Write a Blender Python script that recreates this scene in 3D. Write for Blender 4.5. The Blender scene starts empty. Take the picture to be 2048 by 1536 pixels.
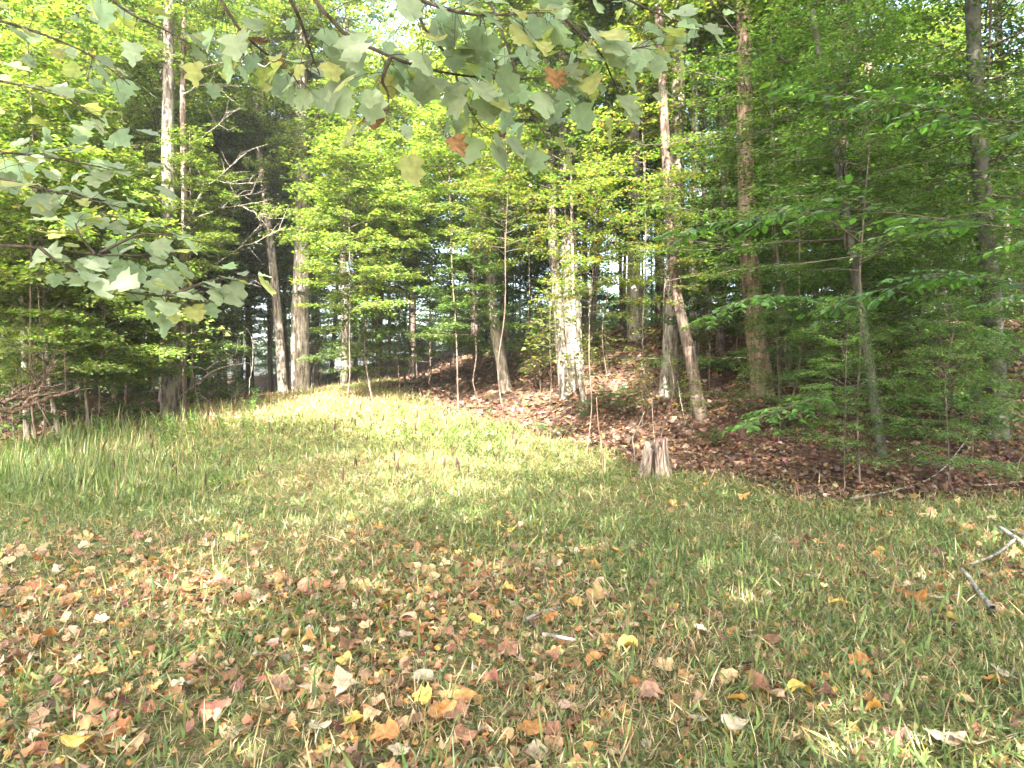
import bpy, math, random
import numpy as np
from mathutils import Vector, Matrix

# ------------------------------------------------------------------ camera, sky, sun, exposure
scn = bpy.context.scene
col = scn.collection
EYE = 1.55
FPX = 1365.0                      # focal length in photograph pixels (2048 wide)
PITCH = math.radians(-0.55)
cam_d = bpy.data.cameras.new('camera'); cam = bpy.data.objects.new('camera', cam_d); col.objects.link(cam)
cam.location = (0, 0, EYE); cam.rotation_euler = (math.pi/2 + PITCH, 0, 0)
cam_d.sensor_width = 36.0; cam_d.lens = 24.0; cam_d.clip_start = 0.05; cam_d.clip_end = 2000
scn.camera = cam

SUN = Vector((-0.10, -0.72, 0.67)).normalized()
world = bpy.data.worlds.new('World'); scn.world = world; world.use_nodes = True
wn = world.node_tree.nodes; wn.clear()
wo = wn.new('ShaderNodeOutputWorld'); wb = wn.new('ShaderNodeBackground'); ws = wn.new('ShaderNodeTexSky')
ws.sky_type = 'NISHITA'; ws.sun_disc = False
ws.sun_elevation = math.asin(SUN.z); ws.sun_rotation = math.atan2(SUN.x, SUN.y)
ws.air_density = 1.0; ws.dust_density = 5.0; ws.ozone_density = 0.5
wb.inputs['Strength'].default_value = 0.15
world.node_tree.links.new(ws.outputs[0], wb.inputs[0]); world.node_tree.links.new(wb.outputs[0], wo.inputs[0])
sun_d = bpy.data.lights.new('sun', 'SUN'); sun = bpy.data.objects.new('sun', sun_d); col.objects.link(sun)
sun_d.energy = 5.0; sun_d.angle = math.radians(0.5); sun_d.color = (1.0, 0.95, 0.86)
sun.rotation_euler = SUN.to_track_quat('Z', 'Y').to_euler(); sun.location = (0, 0, 60)
vs = scn.view_settings
vs.view_transform = 'Standard'; vs.look = 'None'; vs.gamma = 1.0; vs.use_curve_mapping = False
vs.exposure = 3.4
cy = scn.cycles
cy.use_denoising = True; cy.max_bounces = 5; cy.diffuse_bounces = 4; cy.transmission_bounces = 4
cy.glossy_bounces = 2; cy.sample_clamp_indirect = 6.0; cy.use_adaptive_sampling = False
cy.caustics_reflective = False; cy.caustics_refractive = False

R = np.random.default_rng(7)
random.seed(7)

# ------------------------------------------------------------------ terrain
def pchip(xs, ys):
    xs = np.array(xs, float); ys = np.array(ys, float)
    def f(x):
        x = np.asarray(x, float); k = np.clip(np.searchsorted(xs, x) - 1, 0, len(xs) - 2)
        d = np.gradient(ys, xs); h = xs[k+1] - xs[k]; t = np.clip((x - xs[k]) / h, 0, 1)
        return ((2*t**3 - 3*t**2 + 1) * ys[k] + (t**3 - 2*t**2 + t) * h * d[k]
                + (-2*t**3 + 3*t**2) * ys[k+1] + (t**3 - t**2) * h * d[k+1])
    return f
ZB = pchip([-60, -10, 0, 5, 10, 15, 22, 30, 45, 90, 200], [-1.5, -.2, 0, .02, .16, .58, 1.18, 1.32, 0.9, -4, -14])
FOOT = np.array([(40, 2.0), (14, 6.6), (6.9, 9.2), (3.4, 10.9), (.8, 14.3), (-1.5, 18), (-3.0, 22.5), (-4.4, 28), (-9, 36), (-40, 60)], float)
def bank_s(x, y):
    x = np.asarray(x, float); y = np.asarray(y, float)
    best = np.full(np.broadcast(x, y).shape, 1e9); sg = np.zeros_like(best)
    for (ax, ay), (bx, by) in zip(FOOT[:-1], FOOT[1:]):
        dx, dy = bx-ax, by-ay; L2 = dx*dx+dy*dy
        t = np.clip(((x-ax)*dx + (y-ay)*dy)/L2, 0, 1)
        px, py = x-(ax+t*dx), y-(ay+t*dy); d = np.hypot(px, py)
        cr = dx*(y-ay) - dy*(x-ax)
        m = d < best; best = np.where(m, d, best); sg = np.where(m, np.where(cr < 0, 1.0, -1.0), sg)
    return best*sg
def sstep(a, b, x):
    t = np.clip((np.asarray(x, float)-a)/(b-a), 0, 1); return t*t*(3-2*t)
def lump(x, y):
    return (np.sin(x*1.3+1.1)*np.sin(y*1.1+.4)*.03 + np.sin(x*.53+y*.37)*.06 + np.sin(x*2.9-y*2.1)*.012 + np.sin(x*.9-y*1.7+2)*.02)
def H(x, y):
    x = np.asarray(x, float); y = np.asarray(y, float)
    s = bank_s(x, y)
    z = ZB(y)
    z = z + 1.95*sstep(0, 7.5, s)*(1-.5*sstep(9, 30, s)) + .1*sstep(.2, 1.6, s)
    z = z - .08*np.clip(-x-5.0, 0, 8)*sstep(4, 12, y) 
    return z + lump(x, y)*sstep(.5, 4, y+0*x+1)
def Hs(x, y): return float(H(x, y))

_cp, _sp = math.cos(PITCH), math.sin(PITCH)
def ray(u, v):
    a = (u-1024)/FPX; b = -(v-768)/FPX
    return a, _cp - b*_sp*1.0, _sp + b*_cp          # x, y(forward), z
def at(u, v, y):
    """point seen at photo pixel (u, v) whose forward distance is y"""
    a, c, d = ray(u, v); t = y/c
    return Vector((a*t, y, EYE + d*t))
def ground_at(u, v):
    """point where the pixel's ray meets the terrain"""
    a, c, d = ray(u, v); t = 1.5; p = 0
    while t < 90:
        x, y, z = a*t, c*t, EYE+d*t
        if z < Hs(x, y):
            lo, hi = p, t
            for _ in range(18):
                m = (lo+hi)/2
                if EYE+d*m < Hs(a*m, c*m): hi = m
                else: lo = m
            t = (lo+hi)/2; return Vector((a*t, c*t, Hs(a*t, c*t)))
        p = t; t += .2
    return Vector((a*30, c*30, Hs(a*30, c*30)))

# ------------------------------------------------------------------ mesh helpers
def mesh_np(name, V, T, mat=None, tint=None, smooth=False):
    V = np.asarray(V, np.float32).reshape(-1, 3); T = np.asarray(T, np.int32)
    k = T.shape[1]
    me = bpy.data.meshes.new(name)
    me.vertices.add(len(V)); me.vertices.foreach_set('co', V.ravel())
    me.loops.add(T.size); me.loops.foreach_set('vertex_index', T.ravel())
    me.polygons.add(len(T)); me.polygons.foreach_set('loop_start', np.arange(0, T.size, k, dtype=np.int32))
    if smooth: me.polygons.foreach_set('use_smooth', np.ones(len(T), bool))
    me.update(calc_edges=True)
    if tint is not None:
        at_ = me.color_attributes.new('tint', 'FLOAT_COLOR', 'POINT')
        c4 = np.ones((len(V), 4), np.float32); c4[:, :3] = tint; at_.data.foreach_set('color', c4.ravel())
    if mat: me.materials.append(mat)
    return me
def obj(name, me, parent=None, loc=None, kind=None):
    o = bpy.data.objects.new(name, me); col.objects.link(o)
    if parent is not None: o.parent = parent
    if loc is not None: o.location = loc
    if kind: o['kind'] = kind
    return o
def tag(o, label, cat, group=None):
    o['label'] = label; o['category'] = cat
    if group: o['group'] = group
    return o
def empty(name, loc, label, cat, group=None):
    o = bpy.data.objects.new(name, None); col.objects.link(o); o.location = loc; o.empty_display_size = .2
    return tag(o, label, cat, group)
def slot_obj(o, mat):
    o.material_slots[0].link = 'OBJECT'; o.material_slots[0].material = mat

class Tubes:
    """collects tapered tubes into one mesh"""
    def __init__(s): s.V = []; s.F = []; s.n = 0
    def add(s, pts, rad, sides=6, flare=None, rough=0.0, cap=True):
        P = np.asarray([tuple(p) for p in pts], float); n = len(P)
        rad = np.broadcast_to(np.asarray(rad, float), (n,))
        Tn = np.gradient(P, axis=0); Tn /= np.linalg.norm(Tn, axis=1)[:, None]+1e-9
        ref = np.array([0, 1, 0.]) if abs(Tn[:, 1]).mean() < .8 else np.array([1., 0, 0])
        A = np.cross(Tn, ref); A /= np.linalg.norm(A, axis=1)[:, None]+1e-9
        B = np.cross(Tn, A)
        th = np.arange(sides)*2*math.pi/sides
        rr = rad[:, None]*np.ones(sides)
        if flare is not None: rr = rr*flare(np.arange(n)/(n-1), th)
        if rough: rr = rr*(1+R.normal(0, rough, rr.shape))
        ring = P[:, None, :] + rr[..., None]*(np.cos(th)[None, :, None]*A[:, None, :] + np.sin(th)[None, :, None]*B[:, None, :])
        V = ring.reshape(-1, 3)
        i = np.arange(n-1)[:, None]*sides; j = np.arange(sides)[None, :]; j2 = (j+1) % sides
        q = np.stack([i+j, i+j2, i+sides+j2, i+sides+j], -1).reshape(-1, 4)
        F = np.concatenate([q[:, [0, 1, 2]], q[:, [0, 2, 3]]])
        if cap:
            V = np.concatenate([V, P[-1:] + Tn[-1:]*rad[-1]*.4]); c = n*sides; b = (n-1)*sides
            F = np.concatenate([F, np.stack([b+np.arange(sides), b+(np.arange(sides)+1) % sides, np.full(sides, c)], 1)])
        s.V.append(V); s.F.append(F+s.n); s.n += len(V)
    def mesh(s, name, mat): return mesh_np(name, np.concatenate(s.V), np.concatenate(s.F), mat, smooth=True)

def curve(pts, n):
    """Catmull-Rom through pts"""
    P = [np.array(tuple(p), float) for p in pts]
    if len(P) == 2: return [P[0]+(P[1]-P[0])*t for t in np.linspace(0, 1, n)]
    P = [2*P[0]-P[1]] + P + [2*P[-1]-P[-2]]; m = len(P)-3; out = []
    for t in np.linspace(0, m-1e-6, n):
        k = int(t); f = t-k; a, b, c, d = P[k:k+4]
        out.append(.5*((2*b)+(c-a)*f+(2*a-5*b+4*c-d)*f*f+(3*b-a-3*c+d)*f**3))
    return out

# leaf templates: x along the leaf, y across, z normal ; triangles
def fan(outline, center):
    V = np.array([center]+outline, float); n = len(outline)
    return V, np.array([(0, 1+i, 1+(i+1) % n) for i in range(n)])
L_OVATE = (np.array([(0, 0, 0), (.22, .2, .03), (.55, .24, .04), (1, 0, -.04), (.55, -.24, .04), (.22, -.2, .03), (.45, 0, -.015)], float),
           np.array([(6, 0, 5), (6, 5, 4), (6, 4, 3), (6, 3, 2), (6, 2, 1), (6, 1, 0)]))
L_MAPLE = fan([(0, 0, 0), (.02, -.3, .02), (.2, -.5, -.03), (.38, -.22, .03), (.62, -.38, -.02), (.68, -.14, .03), (1, 0, -.06),
               (.68, .14, .03), (.62, .38, -.02), (.38, .22, .03), (.2, .5, -.03), (.02, .3, .02)], (.33, 0, .0))
L_MAPLE_S = fan([(0, 0, 0), (.14, -.48, -.02), (.5, -.24, .02), (1, 0, -.05), (.5, .24, .02), (.14, .48, -.02)], (.33, 0, .02))
L_KITE = (np.array([(0, 0, 0), (.38, -.42, .05), (1, 0, -.05), (.38, .42, .05), (.3, 0, -.02)], float), np.array([(0, 1, 4), (4, 1, 2), (4, 2, 3), (0, 4, 3)]))
L_LANCE = (np.array([(0, -.03, 0), (.4, -.5, .0), (.4, .5, .0), (1, 0, -.12)], float), np.array([(0, 1, 2), (1, 3, 2)]))
def unit(a): return a/(np.linalg.norm(a, axis=-1, keepdims=True)+1e-9)
def leaves(name, tmpl, P, A, N, S, C, mat, width=None):
    P = np.asarray(P, float); A = unit(np.asarray(A, float)); N = np.asarray(N, float)
    N = unit(N - A*(N*A).sum(-1, keepdims=True)); B = np.cross(N, A); S = np.asarray(S, float)
    TV, TF = tmpl; w = np.ones(len(P)) if width is None else width
    V = (P[:, None] + S[:, None, None]*(TV[None, :, 0:1]*A[:, None] + TV[None, :, 1:2]*w[:, None, None]*B[:, None] + TV[None, :, 2:3]*N[:, None]))
    k = len(TV); F = (TF[None] + (np.arange(len(P))*k)[:, None, None]).reshape(-1, 3)
    tint = np.repeat(np.asarray(C, np.float32), k, axis=0)
    return mesh_np(name, V.reshape(-1, 3), F, mat, tint)
def pick(pal, n, w=None, jit=.18):
    pal = np.array(pal, float); p = None if w is None else np.array(w, float)/sum(w)
    c = pal[R.choice(len(pal), n, p=p)]
    return np.clip(c*(1+R.normal(0, jit, (n, 1)))*(1+R.normal(0, jit*.4, (n, 3))), .004, .9)

# ------------------------------------------------------------------ materials
def nmat(name):
    m = bpy.data.materials.new(name); m.use_nodes = True; nt = m.node_tree; nt.nodes.clear()
    return m, nt, nt.nodes, nt.links
def leaf_mat(name, transl=.5, ns=22.0, nr=(.72, 1.25), tcol=(1.5, 1.6, .7), rough=.42, spec=.5, base=None, rnd=.25, vein=False):
    m, nt, N, L = nmat(name)
    out = N.new('ShaderNodeOutputMaterial'); mix = N.new('ShaderNodeMixShader'); mix.inputs[0].default_value = transl
    pb = N.new('ShaderNodeBsdfPrincipled'); tr = N.new('ShaderNodeBsdfTranslucent')
    pb.inputs['Roughness'].default_value = rough; pb.inputs['Specular IOR Level'].default_value = spec
    if base is None:
        a = N.new('ShaderNodeAttribute'); a.attribute_name = 'tint'; src = a.outputs['Color']
    else:
        rgb = N.new('ShaderNodeRGB'); rgb.outputs[0].default_value = (*base, 1); src = rgb.outputs[0]
    oi = N.new('ShaderNodeObjectInfo'); mr = N.new('ShaderNodeMapRange')
    mr.inputs[3].default_value = 1-rnd; mr.inputs[4].default_value = 1+rnd; L.new(oi.outputs['Random'], mr.inputs[0])
    tc = N.new('ShaderNodeTexCoord'); nz = N.new('ShaderNodeTexNoise'); nz.inputs['Scale'].default_value = ns; nz.inputs['Detail'].default_value = 3
    L.new(tc.outputs['Object'], nz.inputs['Vector'])
    mr2 = N.new('ShaderNodeMapRange'); mr2.inputs[1].default_value = .3; mr2.inputs[2].default_value = .7; mr2.inputs[3].default_value = nr[0]; mr2.inputs[4].default_value = nr[1]
    L.new(nz.outputs[0], mr2.inputs[0])
    mu = N.new('ShaderNodeMath'); mu.operation = 'MULTIPLY'; L.new(mr.outputs[0], mu.inputs[0]); L.new(mr2.outputs[0], mu.inputs[1])
    vm = N.new('ShaderNodeVectorMath'); vm.operation = 'SCALE'; L.new(src, vm.inputs[0]); L.new(mu.outputs[0], vm.inputs['Scale'])
    vt = N.new('ShaderNodeVectorMath'); vt.operation = 'MULTIPLY'; L.new(vm.outputs[0], vt.inputs[0]); vt.inputs[1].default_value = tcol
    L.new(vm.outputs[0], pb.inputs['Base Color']); L.new(vt.outputs[0], tr.inputs['Color'])
    L.new(pb.outputs[0], mix.inputs[1]); L.new(tr.outputs[0], mix.inputs[2]); L.new(mix.outputs[0], out.inputs[0])
    return m
def bark_mat(name, dark, light, lichen=(.36, .37, .3), lic=.35, zs=.18, scale=14, bump=.6):
    m, nt, N, L = nmat(name)
    out = N.new('ShaderNodeOutputMaterial'); pb = N.new('ShaderNodeBsdfPrincipled'); pb.inputs['Roughness'].default_value = .9
    pb.inputs['Specular IOR Level'].default_value = .15
    tc = N.new('ShaderNodeTexCoord'); mp = N.new('ShaderNodeMapping'); mp.inputs['Scale'].default_value = (1, 1, zs)
    L.new(tc.outputs['Object'], mp.inputs[0])
    oi = N.new('ShaderNodeObjectInfo')
    mpl = N.new('ShaderNodeMath'); mpl.operation = 'MULTIPLY'; mpl.inputs[1].default_value = 37.0; L.new(oi.outputs['Random'], mpl.inputs[0])
    L.new(mpl.outputs[0], mp.inputs['Location'])
    n1 = N.new('ShaderNodeTexNoise'); n1.inputs['Scale'].default_value = scale; n1.inputs['Detail'].default_value = 6; n1.inputs['Roughness'].default_value = .65
    L.new(mp.outputs[0], n1.inputs['Vector'])
    r1 = N.new('ShaderNodeValToRGB'); r1.color_ramp.elements[0].position = .40; r1.color_ramp.elements[0].color = (*dark, 1)
    r1.color_ramp.elements[1].position = .60; r1.color_ramp.elements[1].color = (*light, 1)
    L.new(n1.outputs[0], r1.inputs[0])
    n2 = N.new('ShaderNodeTexNoise'); n2.inputs['Scale'].default_value = 3.2; n2.inputs['Detail'].default_value = 5; n2.inputs['Roughness'].default_value = .7
    L.new(tc.outputs['Object'], n2.inputs['Vector'])
    r2 = N.new('ShaderNodeMapRange'); r2.inputs[1].default_value = .52; r2.inputs[2].default_value = .68; r2.inputs[4].default_value = lic
    L.new(n2.outputs[0], r2.inputs[0])
    mx = N.new('ShaderNodeMixRGB'); mx.inputs[2].default_value = (*lichen, 1); L.new(r2.outputs[0], mx.inputs[0]); L.new(r1.outputs[0], mx.inputs[1])
    mr = N.new('ShaderNodeMapRange'); mr.inputs[3].default_value = .75; mr.inputs[4].default_value = 1.25; L.new(oi.outputs['Random'], mr.inputs[0])
    vm = N.new('ShaderNodeVectorMath'); vm.operation = 'SCALE'; L.new(mx.outputs[0], vm.inputs[0]); L.new(mr.outputs[0], vm.inputs['Scale'])
    L.new(vm.outputs[0], pb.inputs['Base Color'])
    bp = N.new('ShaderNodeBump'); bp.inputs['Strength'].default_value = bump; bp.inputs['Distance'].default_value = .045
    L.new(n1.outputs[0], bp.inputs['Height']); L.new(bp.outputs[0], pb.inputs['Normal'])
    L.new(pb.outputs[0], out.inputs[0])
    return m
M = {}
M['leaf'] = leaf_mat('green_leaf')
M['beech'] = leaf_mat('beech_leaf', rough=.34, spec=.6)
M['pale'] = leaf_mat('pale_maple_leaf', transl=.55, tcol=(1.05, 1.15, .8), rough=.7, spec=.2, base=(.31, .37, .25), rnd=.25, ns=4.0, nr=(.88, 1.12))
M['pale_y'] = leaf_mat('yellowing_maple_leaf', transl=.45, tcol=(1.2, 1.3, .7), rough=.7, spec=.15, base=(.34, .35, .14), rnd=.25, ns=4.0, nr=(.75, 1.2))
M['wither'] = leaf_mat('withered_brown_leaf', transl=.4, tcol=(1.3, .95, .6), rough=.8, spec=.1, base=(.21, .125, .06), rnd=.35, ns=5.0, nr=(.45, 1.4))
M['grass'] = leaf_mat('grass_blade', transl=.35, tcol=(1.3, 1.4, .8), rough=.5, spec=.35, rnd=0)
M['litter'] = leaf_mat('dry_leaf', transl=.22, tcol=(1.3, 1.0, .6), rough=.62, spec=.3, rnd=0)
M['fern'] = leaf_mat('fern_leaf', transl=.35, rough=.4)
M['bark'] = bark_mat('grey_bark', (.05, .04, .031), (.22, .19, .155), bump=1.0)
M['bark_pale'] = bark_mat('pale_bark', (.085, .07, .055), (.33, .29, .24), lichen=(.42, .42, .36), lic=.5, bump=1.0)
M['bark_dark'] = bark_mat('dark_bark', (.05, .038, .03), (.17, .125, .10), lichen=(.2, .2, .14), lic=.3)
M['bark_red'] = bark_mat('reddish_bark', (.075, .05, .038), (.22, .155, .115), lichen=(.2, .2, .14), lic=.35)
M['beech_bark'] = bark_mat('smooth_beech_bark', (.045, .045, .034), (.115, .112, .088), lichen=(.19, .21, .155), lic=.55, zs=.7, scale=7, bump=.15)
M['dead'] = bark_mat('dead_wood', (.12, .10, .08), (.36, .32, .27), lichen=(.42, .4, .35), lic=.4, zs=.3, scale=20)
M['rot'] = bark_mat('brown_dead_wood', (.05, .034, .024), (.17, .115, .08), lichen=(.2, .15, .11), lic=.3, scale=20)
M['twig'] = bark_mat('twig_bark', (.06, .047, .037), (.145, .118, .093), lic=.1, scale=30)
M['stumpw'] = bark_mat('weathered_stump_wood', (.085, .06, .046), (.36, .285, .23), lichen=(.24, .25, .17), lic=.35, zs=.07, scale=26, bump=1.0)
M['stumpd'] = bark_mat('dark_rotten_core', (.018, .012, .01), (.05, .035, .028), lic=0)
M['stalk'] = bark_mat('reddish_stalk', (.28, .15, .09), (.42, .26, .16), lic=0, scale=30)
M['seed'] = bark_mat('dark_seed_head', (.03, .02, .014), (.08, .055, .035), lic=0, scale=60)

# ground: soil with straw and rotting leaf colours, grass side against forest side
def ground_mat():
    m, nt, N, L = nmat('ground_soil')
    out = N.new('ShaderNodeOutputMaterial'); pb = N.new('ShaderNodeBsdfPrincipled'); pb.inputs['Roughness'].default_value = .95
    pb.inputs['Specular IOR Level'].default_value = .1
    tc = N.new('ShaderNodeTexCoord')
    def noise(s, d=6, r=.65):
        n = N.new('ShaderNodeTexNoise'); n.inputs['Scale'].default_value = s; n.inputs['Detail'].default_value = d; n.inputs['Roughness'].default_value = r
        L.new(tc.outputs['Object'], n.inputs['Vector']); return n
    def ramp(src, stops):
        r = N.new('ShaderNodeValToRGB'); e = r.color_ramp.elements
        e[0].position, e[0].color = stops[0][0], (*stops[0][1], 1); e[1].position, e[1].color = stops[-1][0], (*stops[-1][1], 1)
        for p, c in stops[1:-1]: k = e.new(p); k.color = (*c, 1)
        L.new(src, r.inputs[0]); return r
    n1 = noise(26); n2 = noise(1.4, 4); n3 = noise(70, 3)
    v = N.new('ShaderNodeTexVoronoi'); v.inputs['Scale'].default_value = 13; L.new(tc.outputs['Object'], v.inputs['Vector'])
    g = ramp(n1.outputs[0], [(.3, (.05, .045, .02)), (.45, (.095, .10, .035)), (.58, (.17, .145, .065)), (.72, (.26, .2, .11))])
    f = ramp(n1.outputs[0], [(.28, (.025, .018, .013)), (.45, (.075, .045, .03)), (.6, (.14, .088, .055)), (.75, (.24, .17, .115))])
    mxv = N.new('ShaderNodeMixRGB'); mxv.blend_type = 'OVERLAY'; mxv.inputs[0].default_value = .35; L.new(f.outputs[0], mxv.inputs[1]); L.new(v.outputs['Color'], mxv.inputs[2])
    a = N.new('ShaderNodeAttribute'); a.attribute_name = 'tint'
    mx = N.new('ShaderNodeMixRGB'); L.new(a.outputs['Fac'], mx.inputs[0]); L.new(mxv.outputs[0], mx.inputs[1]); L.new(g.outputs[0], mx.inputs[2])
    L.new(mx.outputs[0], pb.inputs['Base Color'])
    bp = N.new('ShaderNodeBump'); bp.inputs['Strength'].default_value = .8; bp.inputs['Distance'].default_value = .03
    ad = N.new('ShaderNodeMath'); ad.operation = 'ADD'; L.new(n1.outputs[0], ad.inputs[0]); L.new(n3.outputs[0], ad.inputs[1])
    L.new(ad.outputs[0], bp.inputs['Height']); L.new(bp.outputs[0], pb.inputs['Normal']); L.new(pb.outputs[0], out.inputs[0])
    return m
def grass_amount(x, y):
    """1 on the grassy clearing and path, 0 under the trees"""
    x = np.asarray(x, float); y = np.asarray(y, float)
    s = bank_s(x, y) + .95*sstep(.5, 4, x)+.2 + np.sin(x*1.7+y*.9)*.35 + np.sin(x*.6-y*2.3)*.25
    g = 1-sstep(-.9, .25, s)
    left = np.interp(y, [0, 9, 13, 17, 21, 26, 32], [-14, -11, -9.2, -7.6, -7.7, -7.4, -9]) + np.sin(y*1.3)*.4
    g = g*sstep(-.8, .5, x-left)
    return g*(1-sstep(29, 34, y))

def build_ground():
    xs = np.concatenate([np.linspace(-160, -26, 18), np.linspace(-25, 25, 168), np.linspace(26, 160, 18)])
    ys = np.concatenate([np.linspace(-120, -11, 14), np.linspace(-10, 42, 174), np.linspace(44, 220, 26)])
    X, Y = np.meshgrid(xs, ys); Z = H(X, Y)
    V = np.stack([X, Y, Z], -1).reshape(-1, 3); nx = len(xs)
    i = (np.arange(len(ys)-1)[:, None]*nx + np.arange(nx-1)[None]).ravel()
    F = np.stack([i, i+1, i+1+nx, i+nx], 1)
    g = grass_amount(X, Y).ravel()
    me = mesh_np('ground', V, F, ground_mat(), np.repeat(g[:, None], 3, 1), smooth=True)
    o = obj('ground', me); o['kind'] = 'structure'
build_ground()

# ------------------------------------------------------------------ tree crowns (shared meshes)
G_MID = [(.085, .135, .03), (.115, .165, .034), (.07, .115, .028), (.15, .185, .04), (.2, .185, .05)]
G_DARK = [(.055, .098, .026), (.072, .12, .03), (.048, .085, .024), (.09, .135, .033)]
G_YEL = [(.11, .165, .035), (.15, .185, .042), (.2, .17, .05), (.085, .14, .03), (.26, .15, .06)]
G_BEECH = [(.058, .115, .027), (.08, .145, .032), (.05, .10, .026), (.105, .165, .038)]

def spray(tb, acc, pts, L, rng, leaf=.11, tw_step=.3, tw_len=.75, dens=.055, droop=.12, r0=.02):
    """a limb with flat twigs and leaves: adds wood to tb and leaf points to acc"""
    C = np.array(curve(pts, 8)); rad = np.linspace(r0, r0*.22, 8)
    tb.add(C, rad, 5)
    seg = np.linalg.norm(np.diff(C, axis=0), axis=1); cum = np.concatenate([[0], np.cumsum(seg)]); tot = cum[-1]
    s = tot*.22; side = 1
    while s < tot*1.001:
        p = np.array([np.interp(s, cum, C[:, k]) for k in range(3)])
        k = min(int(np.searchsorted(cum, s)), 7); d = C[k]-C[k-1]; d = d/(np.linalg.norm(d)+1e-9)
        sd = np.cross(d, [0, 0, 1]); sd = sd/(np.linalg.norm(sd)+1e-9)*side
        ang = rng.uniform(.55, 1.1) if s < tot*.93 else rng.uniform(-.2, .2)
        td = d*math.cos(ang)+sd*math.sin(ang)+np.array([0, 0, rng.normal(0.02, .16)])
        ln = tw_len*(1.15-.75*s/tot)*rng.uniform(.6, 1.25)
        e = p+td*ln+np.array([0, 0, -droop*ln]); mid = (p+e)/2+np.array([0, 0, .07*ln])
        tb.add([p, mid, e], [r0*.28, r0*.2, r0*.1], 3, cap=False)
        n = max(3, int(ln/dens)); tt = rng.uniform(.12, 1.05, n)
        q = p[None]*(1-tt)[:, None]**2 + 2*((1-tt)*tt)[:, None]*mid[None] + (tt**2)[:, None]*e[None]
        sgn = np.where(np.arange(n) % 2 == 0, 1, -1)
        lat = np.cross(td, [0, 0, 1]); lat = lat/(np.linalg.norm(lat)+1e-9)
        ax = td[None]*.75 + lat[None]*(sgn*rng.uniform(.4, 1.3, n))[:, None] + np.stack([rng.normal(0, .2, n), rng.normal(0, .2, n), rng.normal(-.22, .25, n)], 1)
        q = q + ax*rng.uniform(0, .08, (n, 1)) + rng.normal(0, 1, (n, 3))*np.array([.07, .07, .04])
        no = np.stack([rng.normal(0, .42, n), rng.normal(0, .42, n), np.ones(n)], 1)
        acc.append((q, ax, no, leaf*rng.uniform(.65, 1.2, n)))
        s += tw_step*rng.uniform(.7, 1.3); side = -side

def crown_mesh(name, seed, Hc, Rc, nb, prof, rise, pal, w=None, leaf=.11, mat='leaf', tmpl=L_MAPLE_S, bark='twig', top=True, **kw):
    rng = np.random.default_rng(seed); tb = Tubes(); acc = []
    if top: tb.add([(0, 0, 0), (rng.normal(0, .1), rng.normal(0, .1), Hc*.5), (rng.normal(0, .2), rng.normal(0, .2), Hc)], [.022*Hc/6, .016*Hc/6, .006], 6)
    for i in range(nb):
        t = (i+rng.uniform(0, 1))/nb; az = i*2.4+rng.normal(0, .35)
        L = Rc*prof(t)*rng.choice([rng.uniform(.45, .8), rng.uniform(.8, 1.3)]); ri = rise(t)+rng.normal(0, .12)
        d = np.array([math.cos(az), math.sin(az), 0]); p0 = np.array([0, 0, t*Hc*.95])
        up = np.array([0, 0, 1.])
        p1 = p0+d*L*.35*math.cos(ri)+up*L*.35*math.sin(ri)*1.2
        p2 = p0+d*L*.7*math.cos(ri*.8)+up*L*.7*math.sin(ri*.8)+np.append(rng.normal(0, .06*L, 2), 0)
        p3 = p0+d*L*math.cos(ri*.5)+up*L*math.sin(ri*.5)*.9+np.append(rng.normal(0, .1*L, 2), 0)
        spray(tb, acc, [p0, p1, p2, p3], L, rng, leaf=leaf, r0=.005+.0042*L, **kw)
    P, A, N, S = [np.concatenate([a[k] for a in acc]) for k in range(4)]
    me = leaves(name+'_leaves', tmpl, P, A, N, S, pick(pal, len(P), w), M[mat])
    return tb.mesh(name+'_branches', M[bark]), me
CR = {}
def p_tall(t): return .45+.75*math.sin(math.pi*min(1, t*.85+.12))
def p_under(t): return 1.1-.75*t
for k in range(3):
    CR['tall', k] = crown_mesh('tall%d' % k, 100+k, 11, 3.6, 60, p_tall, lambda t: .25+.7*t, G_MID, [3, 3, 3, 2, 1], leaf=.122, tw_step=.2, tw_len=1.0, dens=.0195, tmpl=L_KITE)
for k in range(3):
    CR['under', k] = crown_mesh('under%d' % k, 200+k, 6, 2.5, 50, p_under, lambda t: .12+.5*t, G_MID, [3, 3, 3, 2, 1], leaf=.105, tw_step=.15, tw_len=.9, dens=.0165, tmpl=L_KITE)
for k in range(2):
    CR['yellow', k] = crown_mesh('yellow%d' % k, 300+k, 5, 2.4, 40, p_under, lambda t: .1+.5*t, G_YEL, [4, 3, 1.5, 3, .8], leaf=.10, tw_step=.17, tw_len=.85, dens=.022)
for k in range(2):
    CR['beech', k] = crown_mesh('beech%d' % k, 400+k, 6.5, 2.9, 56, p_under, lambda t: .1+.4*t, G_BEECH, leaf=.095, mat='beech', tmpl=L_OVATE, tw_step=.17, tw_len=.95, dens=.0225)
for k in range(3):
    CR['dark', k] = crown_mesh('dark%d' % k, 500+k, 6, 2.6, 46, p_under, lambda t: .15+.5*t, G_DARK, leaf=.12, tw_step=.17, tw_len=.95, dens=.019, tmpl=L_KITE)
for k in range(3):
    CR['sapling', k] = crown_mesh('sapling%d' % k, 600+k, 1.7, .75, 18, p_under, lambda t: .2+.5*t, G_MID, leaf=.095, tw_step=.12, tw_len=.4, dens=.04)
for k in range(2):
    CR['shrub', k] = crown_mesh('shrub%d' % k, 700+k, 1.3, .95, 30, lambda t: 1.0-.5*t, lambda t: .25+.7*t, G_DARK, leaf=.10, tw_step=.11, tw_len=.45, dens=.03)
print('CROWNS', {k: len(v[1].polygons) for k, v in CR.items()}, sum(len(v[0].polygons)+len(v[1].polygons) for v in CR.values()))

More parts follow.
